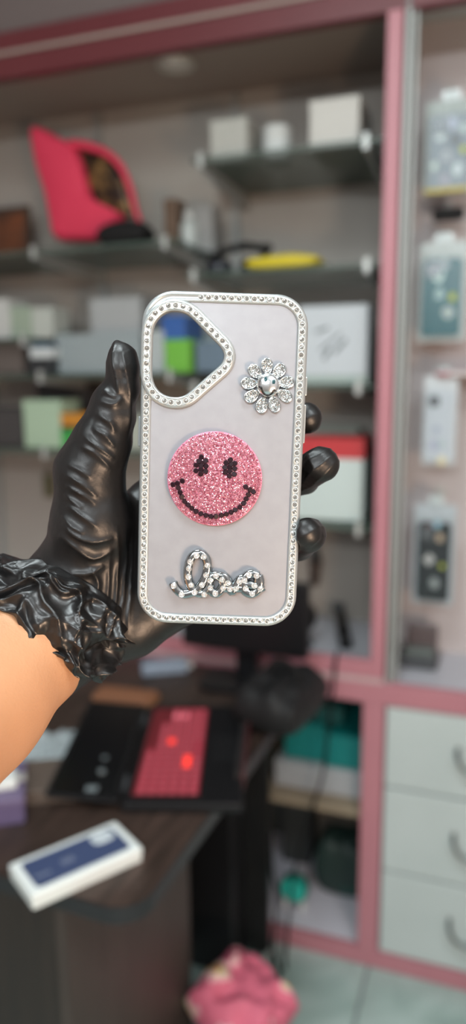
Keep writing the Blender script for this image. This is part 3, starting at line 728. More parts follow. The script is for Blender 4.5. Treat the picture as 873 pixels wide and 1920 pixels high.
# ------------------------------------------------------------------ floor level
b_ = bmesh.new()
q0 = onz(515, 1730, .12); 
pp = [onz(507, 1560, .45), onz(510, 1640, .33), onz(522, 1680, .22), onz(516, 1740, .10), onz(512, 1780, .012), onz(524, 1830, .006), onz(505, 1870, .006), onz(480, 1850, .006), onz(470, 1895, .006), onz(500, 1930, .006)]
tube(b_, catmull(pp, 7), .005, 6)
tag(obj('cable', b_, blackp, None, smooth=True), 'black power cable dropping beside the cabinet and coiling on the floor', 'cable')
b_ = bmesh.new(); tube(b_, catmull([onz(495, 1770, .006), onz(508, 1800, .006), onz(498, 1850, .006), onz(515, 1900, .006), onz(520, 1935, .006)], 6), .0035, 6)
tag(obj('cable', b_, dkgrey, None, smooth=True), 'thinner grey cable lying alongside the coiled black cable', 'cable')
b_ = bmesh.new(); a_, c_ = onz(462, 1842, .009), onz(506, 1782, .009); tube(b_, [a_, c_], .008, 10)
tag(obj('conduit_rod', b_, mat('pale_rod', (.45, .52, .48), .4), None, smooth=True), 'pale straight plastic rod lying on the floor by the cables', 'rod')
# stool with floral pink cushion
sc_ = Vector((.015, 1.335, 0))
t_ = thing('stool', 'low dark stool under the pink cushion', 'stool', (sc_.x-.01, sc_.y-.03, 0), -.3)
obj('seat', lathe(bmesh.new(), [(0, .10), (.080, .10), (.085, .105), (.085, .125), (.080, .13), (0, .13)], 32), blackm, t_, smooth=False)
for k in range(4):
    a = PI/4+k*PI/2; b_ = bmesh.new(); tube(b_, [(.055*math.cos(a), .055*math.sin(a), .10), (.075*math.cos(a), .075*math.sin(a), 0)], .009, 8); obj('leg', b_, blackm, t_)
def floral():
    m = mat('floral_pink', (.62, .14, .20), .7); nt = m.node_tree; b = nt.nodes['Principled BSDF']
    tc = nt.nodes.new('ShaderNodeTexCoord'); n = nt.nodes.new('ShaderNodeTexNoise'); n.inputs['Scale'].default_value = 14; n.inputs['Detail'].default_value = 2
    r = nt.nodes.new('ShaderNodeValToRGB'); cr = r.color_ramp; cr.interpolation = 'CONSTANT'
    cr.elements[0].color = (.60, .13, .20, 1); cr.elements[1].position = .52; cr.elements[1].color = (.72, .42, .42, 1)
    e = cr.elements.new(.58); e.color = (.55, .52, .30, 1); e = cr.elements.new(.62); e.color = (.75, .28, .10, 1); e = cr.elements.new(.67); e.color = (.45, .04, .06, 1)
    nt.links.new(tc.outputs['Object'], n.inputs['Vector']); nt.links.new(n.outputs['Fac'], r.inputs[0]); nt.links.new(r.outputs[0], b.inputs['Base Color'])
    return m
cu = obj('cushion', pillow_bm(.18, .17, .11, .4, 31, .028, 30), floral(), None, (sc_.x-.01, sc_.y-.03, .150), -.75, smooth=True)
cu.rotation_euler = (.10, .20, -.75)
tag(cu, 'pink floral cushion on the low stool at the bottom', 'cushion')

# ================================================================== HAND AND ARM (camera-metric space: X right, Y up, Z back)
def C3(px, py, z): return np.array([(px-436.5)/F*z, -(py-960)/F*z, -z])
def cap(P, a, b, ra, rb):
    ab = b-a; L = float(ab@ab); t = np.clip(((P[0]-a[0])*ab[0]+(P[1]-a[1])*ab[1]+(P[2]-a[2])*ab[2])/L, 0, 1)
    dx = P[0]-a[0]-t*ab[0]; dy = P[1]-a[1]-t*ab[1]; dz_ = P[2]-a[2]-t*ab[2]
    return np.sqrt(dx*dx+dy*dy+dz_*dz_)-(ra+(rb-ra)*t)
def smin(a, b, k):
    h = np.clip(.5+.5*(b-a)/k, 0, 1); return b+(a-b)*h-k*h*(1-h)
def chain(P, pts, k=.004):
    d = None
    for (a, ra), (b, rb) in zip(pts, pts[1:]):
        c = cap(P, a, b, ra, rb); d = c if d is None else smin(d, c, k)
    return d
def nets(D, org, h):
    nx, ny, nz = D.shape; s = D < 0
    c = [(i, j, k) for i in (0, 1) for j in (0, 1) for k in (0, 1)]
    cnt = sum(s[i:nx-1+i, j:ny-1+j, k:nz-1+k].astype(np.int8) for i, j, k in c)
    idx = np.argwhere((cnt > 0) & (cnt < 8)); I, J, K = idx.T
    vals = np.stack([D[I+i, J+j, K+k] for i, j, k in c], 1)
    acc = np.zeros((len(idx), 3)); n = np.zeros(len(idx))
    for a in range(8):
        for b in range(a+1, 8):
            if sum(abs(x-y) for x, y in zip(c[a], c[b])) != 1: continue
            va, vb = vals[:, a], vals[:, b]; m = (va < 0) != (vb < 0)
            t = np.where(m, va/np.where(m, va-vb, 1), 0)
            p = np.array(c[a])[None]+t[:, None]*(np.array(c[b])-np.array(c[a]))[None]
            acc += p*m[:, None]; n += m
    V = (idx+acc/n[:, None])*h+org
    vid = -np.ones((nx-1, ny-1, nz-1), np.int64); vid[I, J, K] = np.arange(len(idx)); Q = []
    for ax in range(3):
        o = [0, 0, 0]; o[ax] = 1
        a = s[:nx-o[0], :ny-o[1], :nz-o[2]]; b = s[o[0]:, o[1]:, o[2]:]
        e = np.argwhere(a != b); u, v = (ax+1) % 3, (ax+2) % 3
        ok = (e[:, u] > 0) & (e[:, v] > 0)
        lim = np.array([nx-1, ny-1, nz-1]); ok &= np.all(e < lim, 1); e = e[ok]
        def g(du, dv):
            q = e.copy(); q[:, u] -= du; q[:, v] -= dv; return vid[q[:, 0], q[:, 1], q[:, 2]]
        quad = np.stack([g(1, 1), g(0, 1), g(0, 0), g(1, 0)], 1)
        flip = ~s[e[:, 0], e[:, 1], e[:, 2]]; quad[flip] = quad[flip][:, ::-1]
        Q.append(quad)
    Q = np.concatenate(Q); Q = Q[np.all(Q >= 0, 1)]
    return V, Q

# phone case pose in the same space
CT = math.radians(7.0); CR = math.radians(-1.9)
cc = C3(413.5, 868.5, .3305)
RC = np.array(Matrix.Rotation(CR, 3, 'Z') @ Matrix.Rotation(CT, 3, 'X'))   # columns: u right, v up, w to the viewer
CW, CH, CRD, CDP = .0730, .1490, .0142, .0115
def hand_sdf(P, shrink=0.0):
    D = None
    thumb = chain(P, [(C3(150, 1080, .368), .0200), (C3(172, 980, .356), .0186), (C3(167, 885, .350), .0156), (C3(188, 832, .346), .0124), (C3(209, 780, .343), .0110)], .006)
    thumb = smin(thumb, chain(P, [(C3(209, 775, .343), .0104), (C3(211, 757, .342), .0094), (C3(229, 728, .340), .0076), (C3(231, 690, .338), .0070), (C3(229, 668, .338), .0062), (C3(219, 646, .338), .0018)], .003), .003)
    W_ = C3(135, 1120, .374)
    palm = chain(P, [(W_, .0230), (C3(320, 905, .3775), .0115)])
    palm = smin(palm, chain(P, [(W_, .0210), (C3(352, 965, .381), .0120)]), .010)
    palm = smin(palm, chain(P, [(W_, .0210), (C3(375, 1030, .381), .0120)]), .010)
    palm = smin(palm, chain(P, [(C3(150, 1190, .372), .0215), (C3(240, 1160, .375), .0195), (C3(385, 1095, .378), .0140)]), .012)
    palm = smin(palm, chain(P, [(C3(150, 1080, .371), .022), (C3(95, 1165, .364), .0270), (C3(60, 1212, .357), .0300)]), .012)
    D = smin(palm, thumb, .009)
    fing = [[(C3(320, 905, .3775), .0105), (C3(445, 822, .387), .0092), (C3(540, 793, .375), .0082), (C3(575, 784, .362), .0074)],
            [(C3(352, 965, .381), .0108), (C3(480, 925, .390), .0095), (C3(563, 892, .374), .0092), (C3(601, 871, .352), .0084)],
            [(C3(375, 1030, .381), .0105), (C3(490, 1030, .388), .0090), (C3(560, 1018, .366), .0082), (C3(577, 1004, .342), .0074), (C3(574, 1000, .336), .0066)],
            [(C3(385, 1090, .378), .0095), (C3(460, 1105, .385), .0080), (C3(510, 1108, .372), .0072), (C3(528, 1100, .360), .0066)]]
    for fg in fing: D = smin(D, chain(P, fg, .003), .003)
    D = D+shrink
    # nothing may enter the case
    q = [P[i]-cc[i] for i in range(3)]
    u, v, w_ = [sum(q[i]*RC[i, k] for i in range(3)) for k in range(3)]
    bu = np.maximum(np.abs(u)-CW/2+.004, 0); bv = np.maximum(np.abs(v)-CH/2+.004, 0)
    bw = np.maximum(np.abs(w_+CDP/2)-CDP/2+.001, 0)
    box_ = np.sqrt(bu*bu+bv*bv+bw*bw)-.0045
    return np.maximum(D, -box_)
def grid(lo, hi, h):
    ax = [np.arange(lo[i], hi[i], h, dtype=np.float32) for i in range(3)]
    return np.meshgrid(*ax, indexing='ij'), np.array(lo)
def vnorm(V, Q):
    n = np.zeros_like(V); fn = np.cross(V[Q[:, 2]]-V[Q[:, 0]], V[Q[:, 3]]-V[Q[:, 1]])
    for k in range(4):
        for i in range(3): n[:, i] += np.bincount(Q[:, k], fn[:, i], len(V))
    return n/np.maximum(np.linalg.norm(n, axis=1), 1e-12)[:, None]
h = .00072
P, org = grid((-.115, -.105, -.415), (.058, .090, -.318), h)
V, Q = nets(hand_sdf(P), org, h)
# fabric creases
N = vnorm(V, Q)
px = 436.5+F*V[:, 0]/-V[:, 2]; py = 960-F*V[:, 1]/-V[:, 2]
def gm(cx, cy, sx, sy, th=0):
    dx, dy = px-cx, py-cy; c, s = math.cos(th), math.sin(th)
    return np.exp(-((c*dx+s*dy)/sx)**2-((-s*dx+c*dy)/sy)**2)
def nz(sc, off, st_=(1, 1, 1)):
    return np.array([noise.noise(Vector((v[0]*sc*st_[0]+off, v[1]*sc*st_[1], v[2]*sc*st_[2]))) for v in V])
n1 = nz(45, 3.1); n2 = nz(110, 7.7); n3 = nz(28, 9.3); n4 = nz(220, 1.7)
def ridge(q, p=3): return (1-np.abs(np.sin(PI*q)))**p
def rot(th): return -math.sin(th)*px+math.cos(th)*py
D_ = np.zeros(len(V))
def crest(pts, amp, wd):
    """a sharp fold along a line, highest mid-way and fading out at both ends"""
    P_ = [(p.x, p.y) for p in catmull([(a, b, 0) for a, b in pts], 4)]; n = len(P_)-1
    best = np.full(len(V), 1e9); tt = np.zeros(len(V)); jx = px+7*n1+3*n2; jy = py+7*n3+3*n2
    for q in range(n):
        ax, ay = P_[q]; bx_, by = P_[q+1]; L2 = (bx_-ax)**2+(by-ay)**2
        t = np.clip(((jx-ax)*(bx_-ax)+(jy-ay)*(by-ay))/L2, 0, 1)
        d = np.hypot(jx-ax-t*(bx_-ax), jy-ay-t*(by-ay)); m = d < best; best[m] = d[m]; tt[m] = (q+t[m])/n
    return amp*np.exp(-(best/wd)**1.3)*np.sin(PI*np.clip(tt, .02, .98))**.7*(N[:, 2] > 0)
for pts_, a_, w_ in [
    ([(118, 888), (150, 908), (182, 934)], .0013, 5), ([(118, 908), (148, 926), (180, 945)], .0012, 4.5), ([(116, 924), (134, 940), (154, 956)], .0012, 4.5),
    ([(120, 945), (150, 966), (184, 990)], .0015, 5), ([(114, 966), (135, 988), (158, 1002)], .0012, 4.5), ([(116, 980), (140, 1004), (170, 1014), (214, 1006)], .0019, 6),
    ([(112, 1000), (145, 1028), (176, 1046), (212, 1026)], .0021, 7), ([(122, 868), (150, 884), (170, 900)], .0010, 4.5),
    ([(219, 985), (217, 1080), (211, 1200)], .0014, 5), ([(235, 990), (232, 1090), (220, 1210)], .0013, 5), ([(246, 1000), (245, 1100), (238, 1190)], .0010, 4.5), ([(205, 1030), (200, 1100), (196, 1180)], .0010, 5),
    ([(133, 1078), (165, 1074), (196, 1060)], .0018, 6), ([(140, 1104), (170, 1118), (194, 1134)], .0020, 7), ([(150, 1150), (180, 1180), (210, 1230)], .0022, 8), ([(168, 1062), (180, 1090), (178, 1120)], .0015, 6),
    ([(154, 838), (178, 852), (204, 880)], .0012, 5), ([(160, 818), (186, 842), (212, 862)], .0012, 5), ([(172, 800), (196, 818), (214, 842)], .0013, 5), ([(182, 778), (204, 792), (214, 816)], .0013, 6), ([(186, 752), (214, 762), (230, 748)], .0014, 6),
    ([(216, 642), (219, 680), (223, 715), (226, 745)], .0022, 6), ([(228, 655), (236, 690), (240, 730)], .0010, 5), ([(240, 700), (244, 760), (236, 815)], .0011, 6), ([(196, 735), (206, 742), (220, 752)], .0016, 6),
    ([(576, 850), (584, 868), (590, 885), (582, 897)], .0009, 5), ([(566, 866), (578, 858), (592, 846)], .0008, 5)]:
    D_ += crest(pts_, a_, w_)
D_ += .0016*np.abs(n1+.6*n2)*gm(195, 825, 60, 60)
D_ += .0005*ridge((py+px*.5)/20+1.5*n1, 2)*gm(590, 900, 60, 130)
D_ += .0006*n1+.00025*n2+.00008*n4
keep = (V[:, 2] < -.3)
V = V+N*D_[:, None]
def in_case(V_):
    """push any vertex off the case again"""
    q = (V_-cc)@RC; return q
q = in_case(V)
ins = (np.abs(q[:, 0]) < CW/2+.0003) & (np.abs(q[:, 1]) < CH/2+.0003) & (q[:, 2] > -CDP-.0003) & (q[:, 2] < .0003)
back = ins & (q[:, 2] < -CDP/2); side = ins & ~back
q[back, 2] = -CDP-.0003; q[side, 0] = np.sign(q[side, 0])*(CW/2+.0003); V = q@RC.T+cc
wrist = C3(60, 1212, .357)
MW = np.array(M)
def to_world_mesh(V_, org_): return [tuple(x) for x in ((V_-org_)@MW.T)]
wrist_w = CAM+M@Vector(wrist)
person = thing('person', 'bare forearm and hand in a black glove holding the decorated phone case', 'person', wrist_w, 0)
latex = mat('black_vinyl', (.0065, .006, .006), .40, bump=.25, scale=160, dist=.0010, spec=.42)
glove = obj('glove', (to_world_mesh(V, wrist), [], [tuple(map(int, f_)) for f_ in Q]), latex, person, smooth=True)
glove['label'] = 'thin shiny black disposable glove'

# skin body
h2 = .0022
P, org = grid((-.36, -.30, -.42), (.058, .090, -.12), h2)
arm = chain(P, [(C3(150, 1080, .371), .019), (C3(95, 1165, .364), .0235), (C3(60, 1208, .357), .0285), (C3(-60, 1315, .325), .0335), (C3(-230, 1460, .275), .0375), (C3(-640, 1800, .200), .042)], .008)
body = smin(arm, hand_sdf(P, .0035), .004)
V, Q = nets(body, org, h2)
def skin_mat():
    m = mat('skin', (.62, .30, .15), .5, sss=.06, spec=.35); nt = m.node_tree; b = nt.nodes['Principled BSDF']
    tc = nt.nodes.new('ShaderNodeTexCoord'); n = nt.nodes.new('ShaderNodeTexNoise'); n.inputs['Scale'].default_value = 22; n.inputs['Detail'].default_value = 5
    r = nt.nodes.new('ShaderNodeValToRGB'); r.color_ramp.elements[0].color = (.40, .20, .10, 1); r.color_ramp.elements[1].color = (.46, .245, .135, 1)
    v = nt.nodes.new('ShaderNodeTexVoronoi'); v.inputs['Scale'].default_value = 900
    bp = nt.nodes.new('ShaderNodeBump'); bp.inputs['Strength'].default_value = .25; bp.inputs['Distance'].default_value = .0004
    for x in (n, v): nt.links.new(tc.outputs['Object'], x.inputs['Vector'])
    nt.links.new(n.outputs['Fac'], r.inputs[0]); nt.links.new(r.outputs[0], b.inputs['Base Color'])
    nt.links.new(v.outputs['Distance'], bp.inputs['Height']); nt.links.new(bp.outputs[0], b.inputs['Normal'])
    return m
obj('body', (to_world_mesh(V, wrist), [], [tuple(map(int, f_)) for f_ in Q]), skin_mat(), person, smooth=True)

# crumpled cuff : a scrunched sleeve around the wrist
def cuff():
    ax = [(C3(152, 1104, .367), .0285, 0), (C3(128, 1126, .365), .0325, .2), (C3(104, 1150, .363), .0350, .45), (C3(78, 1180, .359), .0365, .75), (C3(58, 1206, .356), .0335, 1.0), (C3(68, 1196, .357), .0300, 1.0)]
    nv, nu = 84, 300; Vc = []; d0 = C3(60, 1212, .357)-C3(150, 1080, .371); d0 /= np.linalg.norm(d0)
    e1 = np.cross(d0, [0, 0, 1.]); e1 /= np.linalg.norm(e1); e2 = np.cross(d0, e1)
    for j in range(nv+1):
        t = j/nv*(len(ax)-1); i = min(int(t), len(ax)-2); f_ = t-i
        c = ax[i][0]*(1-f_)+ax[i+1][0]*f_; r = ax[i][1]*(1-f_)+ax[i+1][1]*f_; v = j/nv
        for k in range(nu):
            a = 2*PI*k/nu; ca, sa = math.cos(a), math.sin(a)
            q = Vector((ca*1.0, sa*1.0, v*3.2))
            warp = noise.noise(Vector((ca*1.6, sa*1.6, v*2)))*1.5+.6*noise.noise(Vector((ca*4, sa*4, v*5)))
            fold = (1-abs(math.sin(PI*(v*2.4+warp))))**1.4
            def vor(x, y, z_):
                d = noise.voronoi(Vector((x, y, z_)))[0]; return d[1]-d[0]
            wp = .35*noise.noise(Vector((ca*3, sa*3, v*4+3)))
            c1 = 1-min(1, vor(ca*1.5+wp, sa*1.5, v*3.0+wp)*1.35)
            c2 = 1-min(1, vor(ca*4.3+4, sa*4.3+wp, v*8.0+wp)*1.5)
            env = min(1, v*6)*(1 if v < .8 else max(.25, 1-(v-.8)*4))
            lift = (.0040*fold+.0085*c1**1.2+.0012*c2-.0045)*env
            sl = .009*noise.noise(Vector((ca*2.2+1, sa*2.2, 5+v*2)))*env
            p = c+(e1*ca+e2*sa*.88)*(r+lift)+d0*sl
            Vc.append(p)
    Fq = []
    for j in range(nv):
        for k in range(nu): Fq.append((j*nu+k, j*nu+(k+1) % nu, (j+1)*nu+(k+1) % nu, (j+1)*nu+k))
    return np.array(Vc), Fq
V, Fq = cuff()
crm = mat('black_vinyl_cuff', (.0065, .006, .006), .34, bump=.25, scale=140, dist=.0012, spec=.5)
cf = obj('cuff', (to_world_mesh(V, wrist), [], Fq), crm, glove, smooth=True)

# ================================================================== PHONE CASE (local: x right, y up, z to the viewer)
cw_ = CAM+M@Vector(cc); RW = M @ Matrix(RC.tolist())
pc = thing('phone_case', 'silver phone case with rhinestone rim, pink smiley, flower and love charms, held in the glove', 'phone case', (0, 0, 0), 0)
pc.matrix_world = Matrix.Translation(cw_) @ RW.to_4x4()
RCinv = RW.transposed()
def cuv(px, py, w_=0.0):
    r = RCinv @ rayd(px, py); o = RCinv @ (CAM-cw_)
    k = (w_-o.z)/r.z; p = o+r*k; return Vector((p.x, p.y, w_))
silver = mat('satin_silver', (.42, .45, .45), .30, .6, bump=.03, scale=600, dist=.0002)
def sweep(paths, close=True):
    bm = bmesh.new(); rings = [[bm.verts.new(p) for p in path] for path in paths]; n = len(paths[0])
    for a, b in zip(rings, rings[1:]+[rings[0]]):
        for i in range(n): bm.faces.new((a[i], a[(i+1) % n], b[(i+1) % n], b[i]))
    return bm
prof = [(.0009, -.0115), (.0002, -.0108), (0, -.0095), (0, -.0022), (.0003, -.0009), (.0010, -.0001), (.0016, .0001), (.0019, -.00025), (.0036, -.00025), (.0040, .0001), (.0045, .0), (.0048, -.0005), (.0048, -.0018), (.0017, -.0018), (.0017, -.0115)]
fr = obj('bumper_frame', sweep([[(x, y, z_) for x, y in rrect(CW-2*d, CH-2*d, CRD-d, 12)] for d, z_ in prof]), silver, pc, smooth=True)
m_ = fr.modifiers.new('es', 'EDGE_SPLIT'); m_.split_angle = math.radians(50)
# camera ring
RP = [(345, 142), (405, 152), (463, 175), (512, 215), (553, 258), (597, 303), (640, 347), (683, 390), (727, 433), (765, 480), (786, 538), (780, 598), (750, 652), (705, 692), (660, 730), (614, 770), (568, 810), (524, 850), (477, 892), (430, 922), (370, 938), (308, 935), (252, 922), (198, 893), (155, 852), (125, 798), (108, 740), (105, 678), (105, 618), (107, 555), (110, 493), (110, 433), (112, 370), (120, 312), (143, 254), (180, 207), (228, 170), (286, 145)]
ring_st = [cuv(250+x/4.365, 540+y/4.365, .0011) for x, y in RP]
cl = catmull(ring_st, 4, True)
for _ in range(9): cl = [(cl[i-1]+cl[i]*2+cl[(i+1) % len(cl)])/4 for i in range(len(cl))]
nrm = []
for i in range(len(cl)):
    d = cl[(i+1) % len(cl)]-cl[i-1]; n_ = Vector((-d.y, d.x, 0)).normalized(); nrm.append(n_)   # path clockwise -> outward
cen = sum(cl, Vector())/len(cl)
if (cl[0]-cen).dot(nrm[0]) < 0: nrm = [-n_ for n_ in nrm]
def off(e, z_): return [Vector((p.x+n_.x*e, p.y+n_.y*e, z_)) for p, n_ in zip(cl, nrm)]
rprof = [(-.0021, -.0030), (-.0023, -.0022), (-.0023, .0006), (-.0020, .0012), (-.0015, .0014), (-.0012, .0010), (.0013, .0010), (.0016, .0014), (.0022, .0012), (.0026, .0006), (.0028, -.0004), (.0028, -.0014), (.0010, -.0030)]
rg = obj('camera_ring', sweep([off(e, z_) for e, z_ in rprof]), silver, pc, smooth=True)
m_ = rg.modifiers.new('es', 'EDGE_SPLIT'); m_.split_angle = math.radians(50)
# back panel with the opening
bm = bmesh.new()
o1 = [bm.verts.new((x, y, -.0009)) for x, y in rrect(CW-.0092, CH-.0092, CRD-.0046, 12)]
o2 = [bm.verts.new((p.x, p.y, -.0009)) for p in off(-.0008, 0)[::2]]
for L_ in (o1, o2):
    for i in range(len(L_)):
        if (L_[i].co-L_[(i+1) % len(L_)].co).length > 1e-7: bm.edges.new((L_[i], L_[(i+1) % len(L_)]))
bmesh.ops.triangle_fill(bm, use_beauty=True, edges=bm.edges[:])
bmesh.ops.recalc_face_normals(bm, faces=bm.faces)
if sum(f_.normal.z for f_ in bm.faces) < 0: bmesh.ops.reverse_faces(bm, faces=bm.faces)
me = bpy.data.meshes.new('back_panel'); bm.to_mesh(me); bm.free()
panelm = mat('frosted_silver_lilac', (.275, .278, .296), .42, .35, noise=(.258, .26, .278), scale=160, bump=.05, dist=.0002)
me.materials.append(panelm); bp_ = bpy.data.objects.new('back_panel', me); col.objects.link(bp_); bp_.parent = pc
sm = bp_.modifiers.new('s', 'SOLIDIFY'); sm.thickness = .0011; sm.offset = -1
# side buttons
for side_, y0, y1 in ((-1, cuv(257, 780).y, cuv(257, 838).y), (1, cuv(575, 705).y, cuv(575, 742).y), (1, cuv(573, 758).y, cuv(571, 832).y)):
    x = side_*CW/2
    obj('side_button', box(min(x, x+side_*.0009)-.0003, max(x, x+side_*.0009)+.0, min(y0, y1), max(y0, y1), -.0072, -.0036, bev=.0006), silver, pc)

# rhinestone meshes
gem = mat('clear_rhinestone', (.40, .405, .39), .06, .8)
bez = mat('bright_bezel', (.62, .64, .63), .3, .3)
def gem_bm(r, seg=8, bezel=True):
    bm = bmesh.new()
    # crown: girdle, alternate facets, table
    g0 = [bm.verts.new((r*math.cos(2*PI*k/seg), r*math.sin(2*PI*k/seg), 0)) for k in range(seg)]
    g1 = [bm.verts.new((r*.62*math.cos(2*PI*(k+.5)/seg), r*.62*math.sin(2*PI*(k+.5)/seg), r*.36)) for k in range(seg)]
    c = bm.verts.new((0, 0, r*.12))
    c2 = [bm.verts.new((r*.30*math.cos(2*PI*k/seg), r*.30*math.sin(2*PI*k/seg), r*.42)) for k in range(seg)]
    for k in range(seg):
        bm.faces.new((g0[k], g0[(k+1) % seg], g1[k])); bm.faces.new((g1[k], g0[(k+1) % seg], g1[(k+1) % seg]))
        bm.faces.new((c2[k], g1[k], c2[(k+1) % seg])); bm.faces.new((g1[k-1], g1[k], c2[k])); bm.faces.new((c2[k], c2[(k+1) % seg], c))
    return bm
def me_of(bm, m):
    bmesh.ops.recalc_face_normals(bm, faces=bm.faces)
    me = bpy.data.meshes.new('rhinestone'); bm.to_mesh(me); bm.free()
    for x in m: me.materials.append(x)
    return me
GR = .00110
b_ = gem_bm(GR)
nb = len(b_.faces)
tube(b_, [(GR*1.12*math.cos(2*PI*k/14), GR*1.12*math.sin(2*PI*k/14), .00012) for k in range(14)], .00019, 5, closed=True)
b_.faces.ensure_lookup_table()
for f_ in b_.faces[nb:]: f_.material_index = 1; f_.smooth = True
gmesh = me_of(b_, [gem, bez])
def stone(mesh, parent, p, sc=1, tilt=.16, name='rhinestone'):
    o = bpy.data.objects.new(name, mesh); col.objects.link(o); o.parent = parent; o.location = p
    o.rotation_euler = (random.uniform(-tilt, tilt), random.uniform(-tilt, tilt), random.uniform(0, 6.28)); o.scale = (sc,)*3
    return o
for p in ring_st: stone(gmesh, rg, (p.x, p.y, .0011))
# border stones along an inset rounded rectangle, clockwise from the top near the ring
pth = [Vector((x, y, 0)) for x, y in rrect(CW-.0054, CH-.0054, CRD-.0027, 24)][::-1]
L = [0]
for i in range(len(pth)): L.append(L[-1]+(pth[(i+1) % len(pth)]-pth[i]).length)
tot = L[-1]
def at_len(s_):
    s_ %= tot
    for i in range(len(pth)):
        if L[i+1] >= s_:
            d = L[i+1]-L[i]; f_ = (s_-L[i])/d if d > 0 else 0
            return pth[i].lerp(pth[(i+1) % len(pth)], f_)
def len_near(q): return min(((at_len(k*tot/2000)-q).length, k*tot/2000) for k in range(2000))[1]
sA = len_near(cuv(376, 569)); sB = len_near(cuv(268, 745))
if sB < sA: sB += tot
ns = round((sB-sA)/.00331)
for k in range(ns+1):
    p = at_len(sA+(sB-sA)*k/ns); stone(gmesh, fr, (p.x, p.y, -.00012), .97)
print('border stones', ns+1, 'keys', nk)

# ---- smiley charm
sc0 = cuv(402.5, 897.5, 0); sR = (cuv(491, 897)-cuv(314, 897)).length/2
sy = thing('smiley_charm', None, None, (0, 0, 0)); sy.parent = pc; sy.location = sc0
sy.name = 'smiley_charm'
def domez(r): return .0010+.0026*math.sqrt(max(0, 1-(r/sR)**2*.93))
pinkm = mat('pink_resin', (.62, .20, .30), .4)
b_ = bmesh.new(); lathe(b_, [(0, -.0008), (sR*.97, -.0008), (sR*.99, 0)]+[(sR*f_, domez(sR*f_)-.0004) for f_ in (1, .97, .92, .85, .7, .5, .3, .1)]+[(0, domez(0)-.0004)], 64)
obj('dome', b_, pinkm, sy, smooth=True)
EY = [(335, 252), (318, 280), (365, 277), (298, 308), (332, 312), (368, 316), (296, 348), (330, 340), (364, 352), (330, 370), (345, 293),
      (538, 272), (508, 292), (570, 296), (500, 325), (535, 322), (568, 333), (502, 358), (534, 350), (565, 372), (530, 385), (545, 300)]
MO = [(200, 420), (165, 436), (134, 447), (170, 467), (184, 500), (196, 533), (216, 565), (240, 590), (267, 613), (295, 635), (330, 652), (365, 663), (400, 671), (436, 671), (474, 663), (508, 655), (541, 641), (573, 625), (604, 606), (630, 580), (648, 548), (664, 517), (676, 483), (645, 463), (700, 498)]
def sp(q): p = cuv(290+q[0]/3.796, 790+q[1]/3.796, 0)-sc0; return Vector((p.x, p.y, 0))
dark = [sp(q) for q in EY+MO]
# pink pave : densely packed little faceted stones
bm = bmesh.new(); pitch = .00074; rows = int(sR/pitch/.866)+1; seg = 6
for j in range(-rows, rows+1):
    for i in range(-rows-4, rows+5):
        x = (i+.5*(j % 2))*pitch+random.uniform(-1, 1)*.00012; y = j*pitch*.866+random.uniform(-1, 1)*.00012; r_ = math.hypot(x, y)
        if r_ > sR*.985 or any((x-d.x)**2+(y-d.y)**2 < .00104**2 for d in dark): continue
        R1 = pitch*.52; z0 = domez(r_)-.0002; ph = random.uniform(0, 6.28)
        nn = Vector((x/sR*.55+random.uniform(-.38, .38), y/sR*.55+random.uniform(-.38, .38), 1)).normalized()
        ax_ = nn.orthogonal().normalized(); ay = nn.cross(ax_); cpt = Vector((x, y, z0+.00022))
        g0 = [bm.verts.new(cpt-nn*.0002+(ax_*math.cos(ph+2*PI*k/seg)+ay*math.sin(ph+2*PI*k/seg))*R1) for k in range(seg)]
        g1 = [bm.verts.new(cpt+nn*.0001+(ax_*math.cos(ph+2*PI*k/seg)+ay*math.sin(ph+2*PI*k/seg))*R1*.58) for k in range(seg)]
        for k in range(seg): bm.faces.new((g0[k], g0[(k+1) % seg], g1[(k+1) % seg], g1[k]))
        bm.faces.new(g1)
glit = isl('pink_glitter', (.37, .095, .145), (.78, .40, .47), .18, .65, white=.09)
gl = obj('glitter_stones', bm, glit, sy); gl['kind'] = 'stuff'
b_ = bmesh.new(); lathe(b_, [(0, 0), (.00120, 0), (.00120, .0004), (.00098, .0006), (0, .0006)], 8)
bmesh_black = me_of(b_, [mat('wine_black_stone', (.014, .004, .008), .45, spec=.15)])
for k, d in enumerate(dark):
    r_ = d.length; o = stone(bmesh_black, sy, (d.x, d.y, domez(r_)-.0001), 1, .05, 'eye_stone' if k < len(EY) else 'mouth_stone')
    o.rotation_euler = (-d.y/sR*.35+random.uniform(-.08, .08), d.x/sR*.35+random.uniform(-.08, .08), random.uniform(0, 3))

# ---- flower charm
f0 = cuv(430+370/5.135, 540+935/5.135, 0)
fl = thing('flower_charm', None, None, (0, 0, 0)); fl.parent = pc; fl.location = f0
pave = mat('pave_glitter', (.84, .86, .85), .10, .9)
pts9 = [(360, 755), (475, 800), (545, 910), (530, 1035), (428, 1120), (310, 1130), (212, 1040), (185, 920), (245, 805)]
def cru(bm, x, y, z_, R1, tiltamt=.5, seg=5):
    nn = Vector((random.uniform(-tiltamt, tiltamt), random.uniform(-tiltamt, tiltamt), 1)).normalized(); ax_ = nn.orthogonal().normalized(); ay = nn.cross(ax_); cpt = Vector((x, y, z_)); ph = random.uniform(0, 6)
    g0 = [bm.verts.new(cpt+(ax_*math.cos(ph+2*PI*k/seg)+ay*math.sin(ph+2*PI*k/seg))*R1) for k in range(seg)]
    g1 = [bm.verts.new(cpt+nn*R1*.5+(ax_*math.cos(ph+2*PI*k/seg)+ay*math.sin(ph+2*PI*k/seg))*R1*.5) for k in range(seg)]
    for k in range(seg): bm.faces.new((g0[k], g0[(k+1) % seg], g1[(k+1) % seg], g1[k]))
    bm.faces.new(g1)
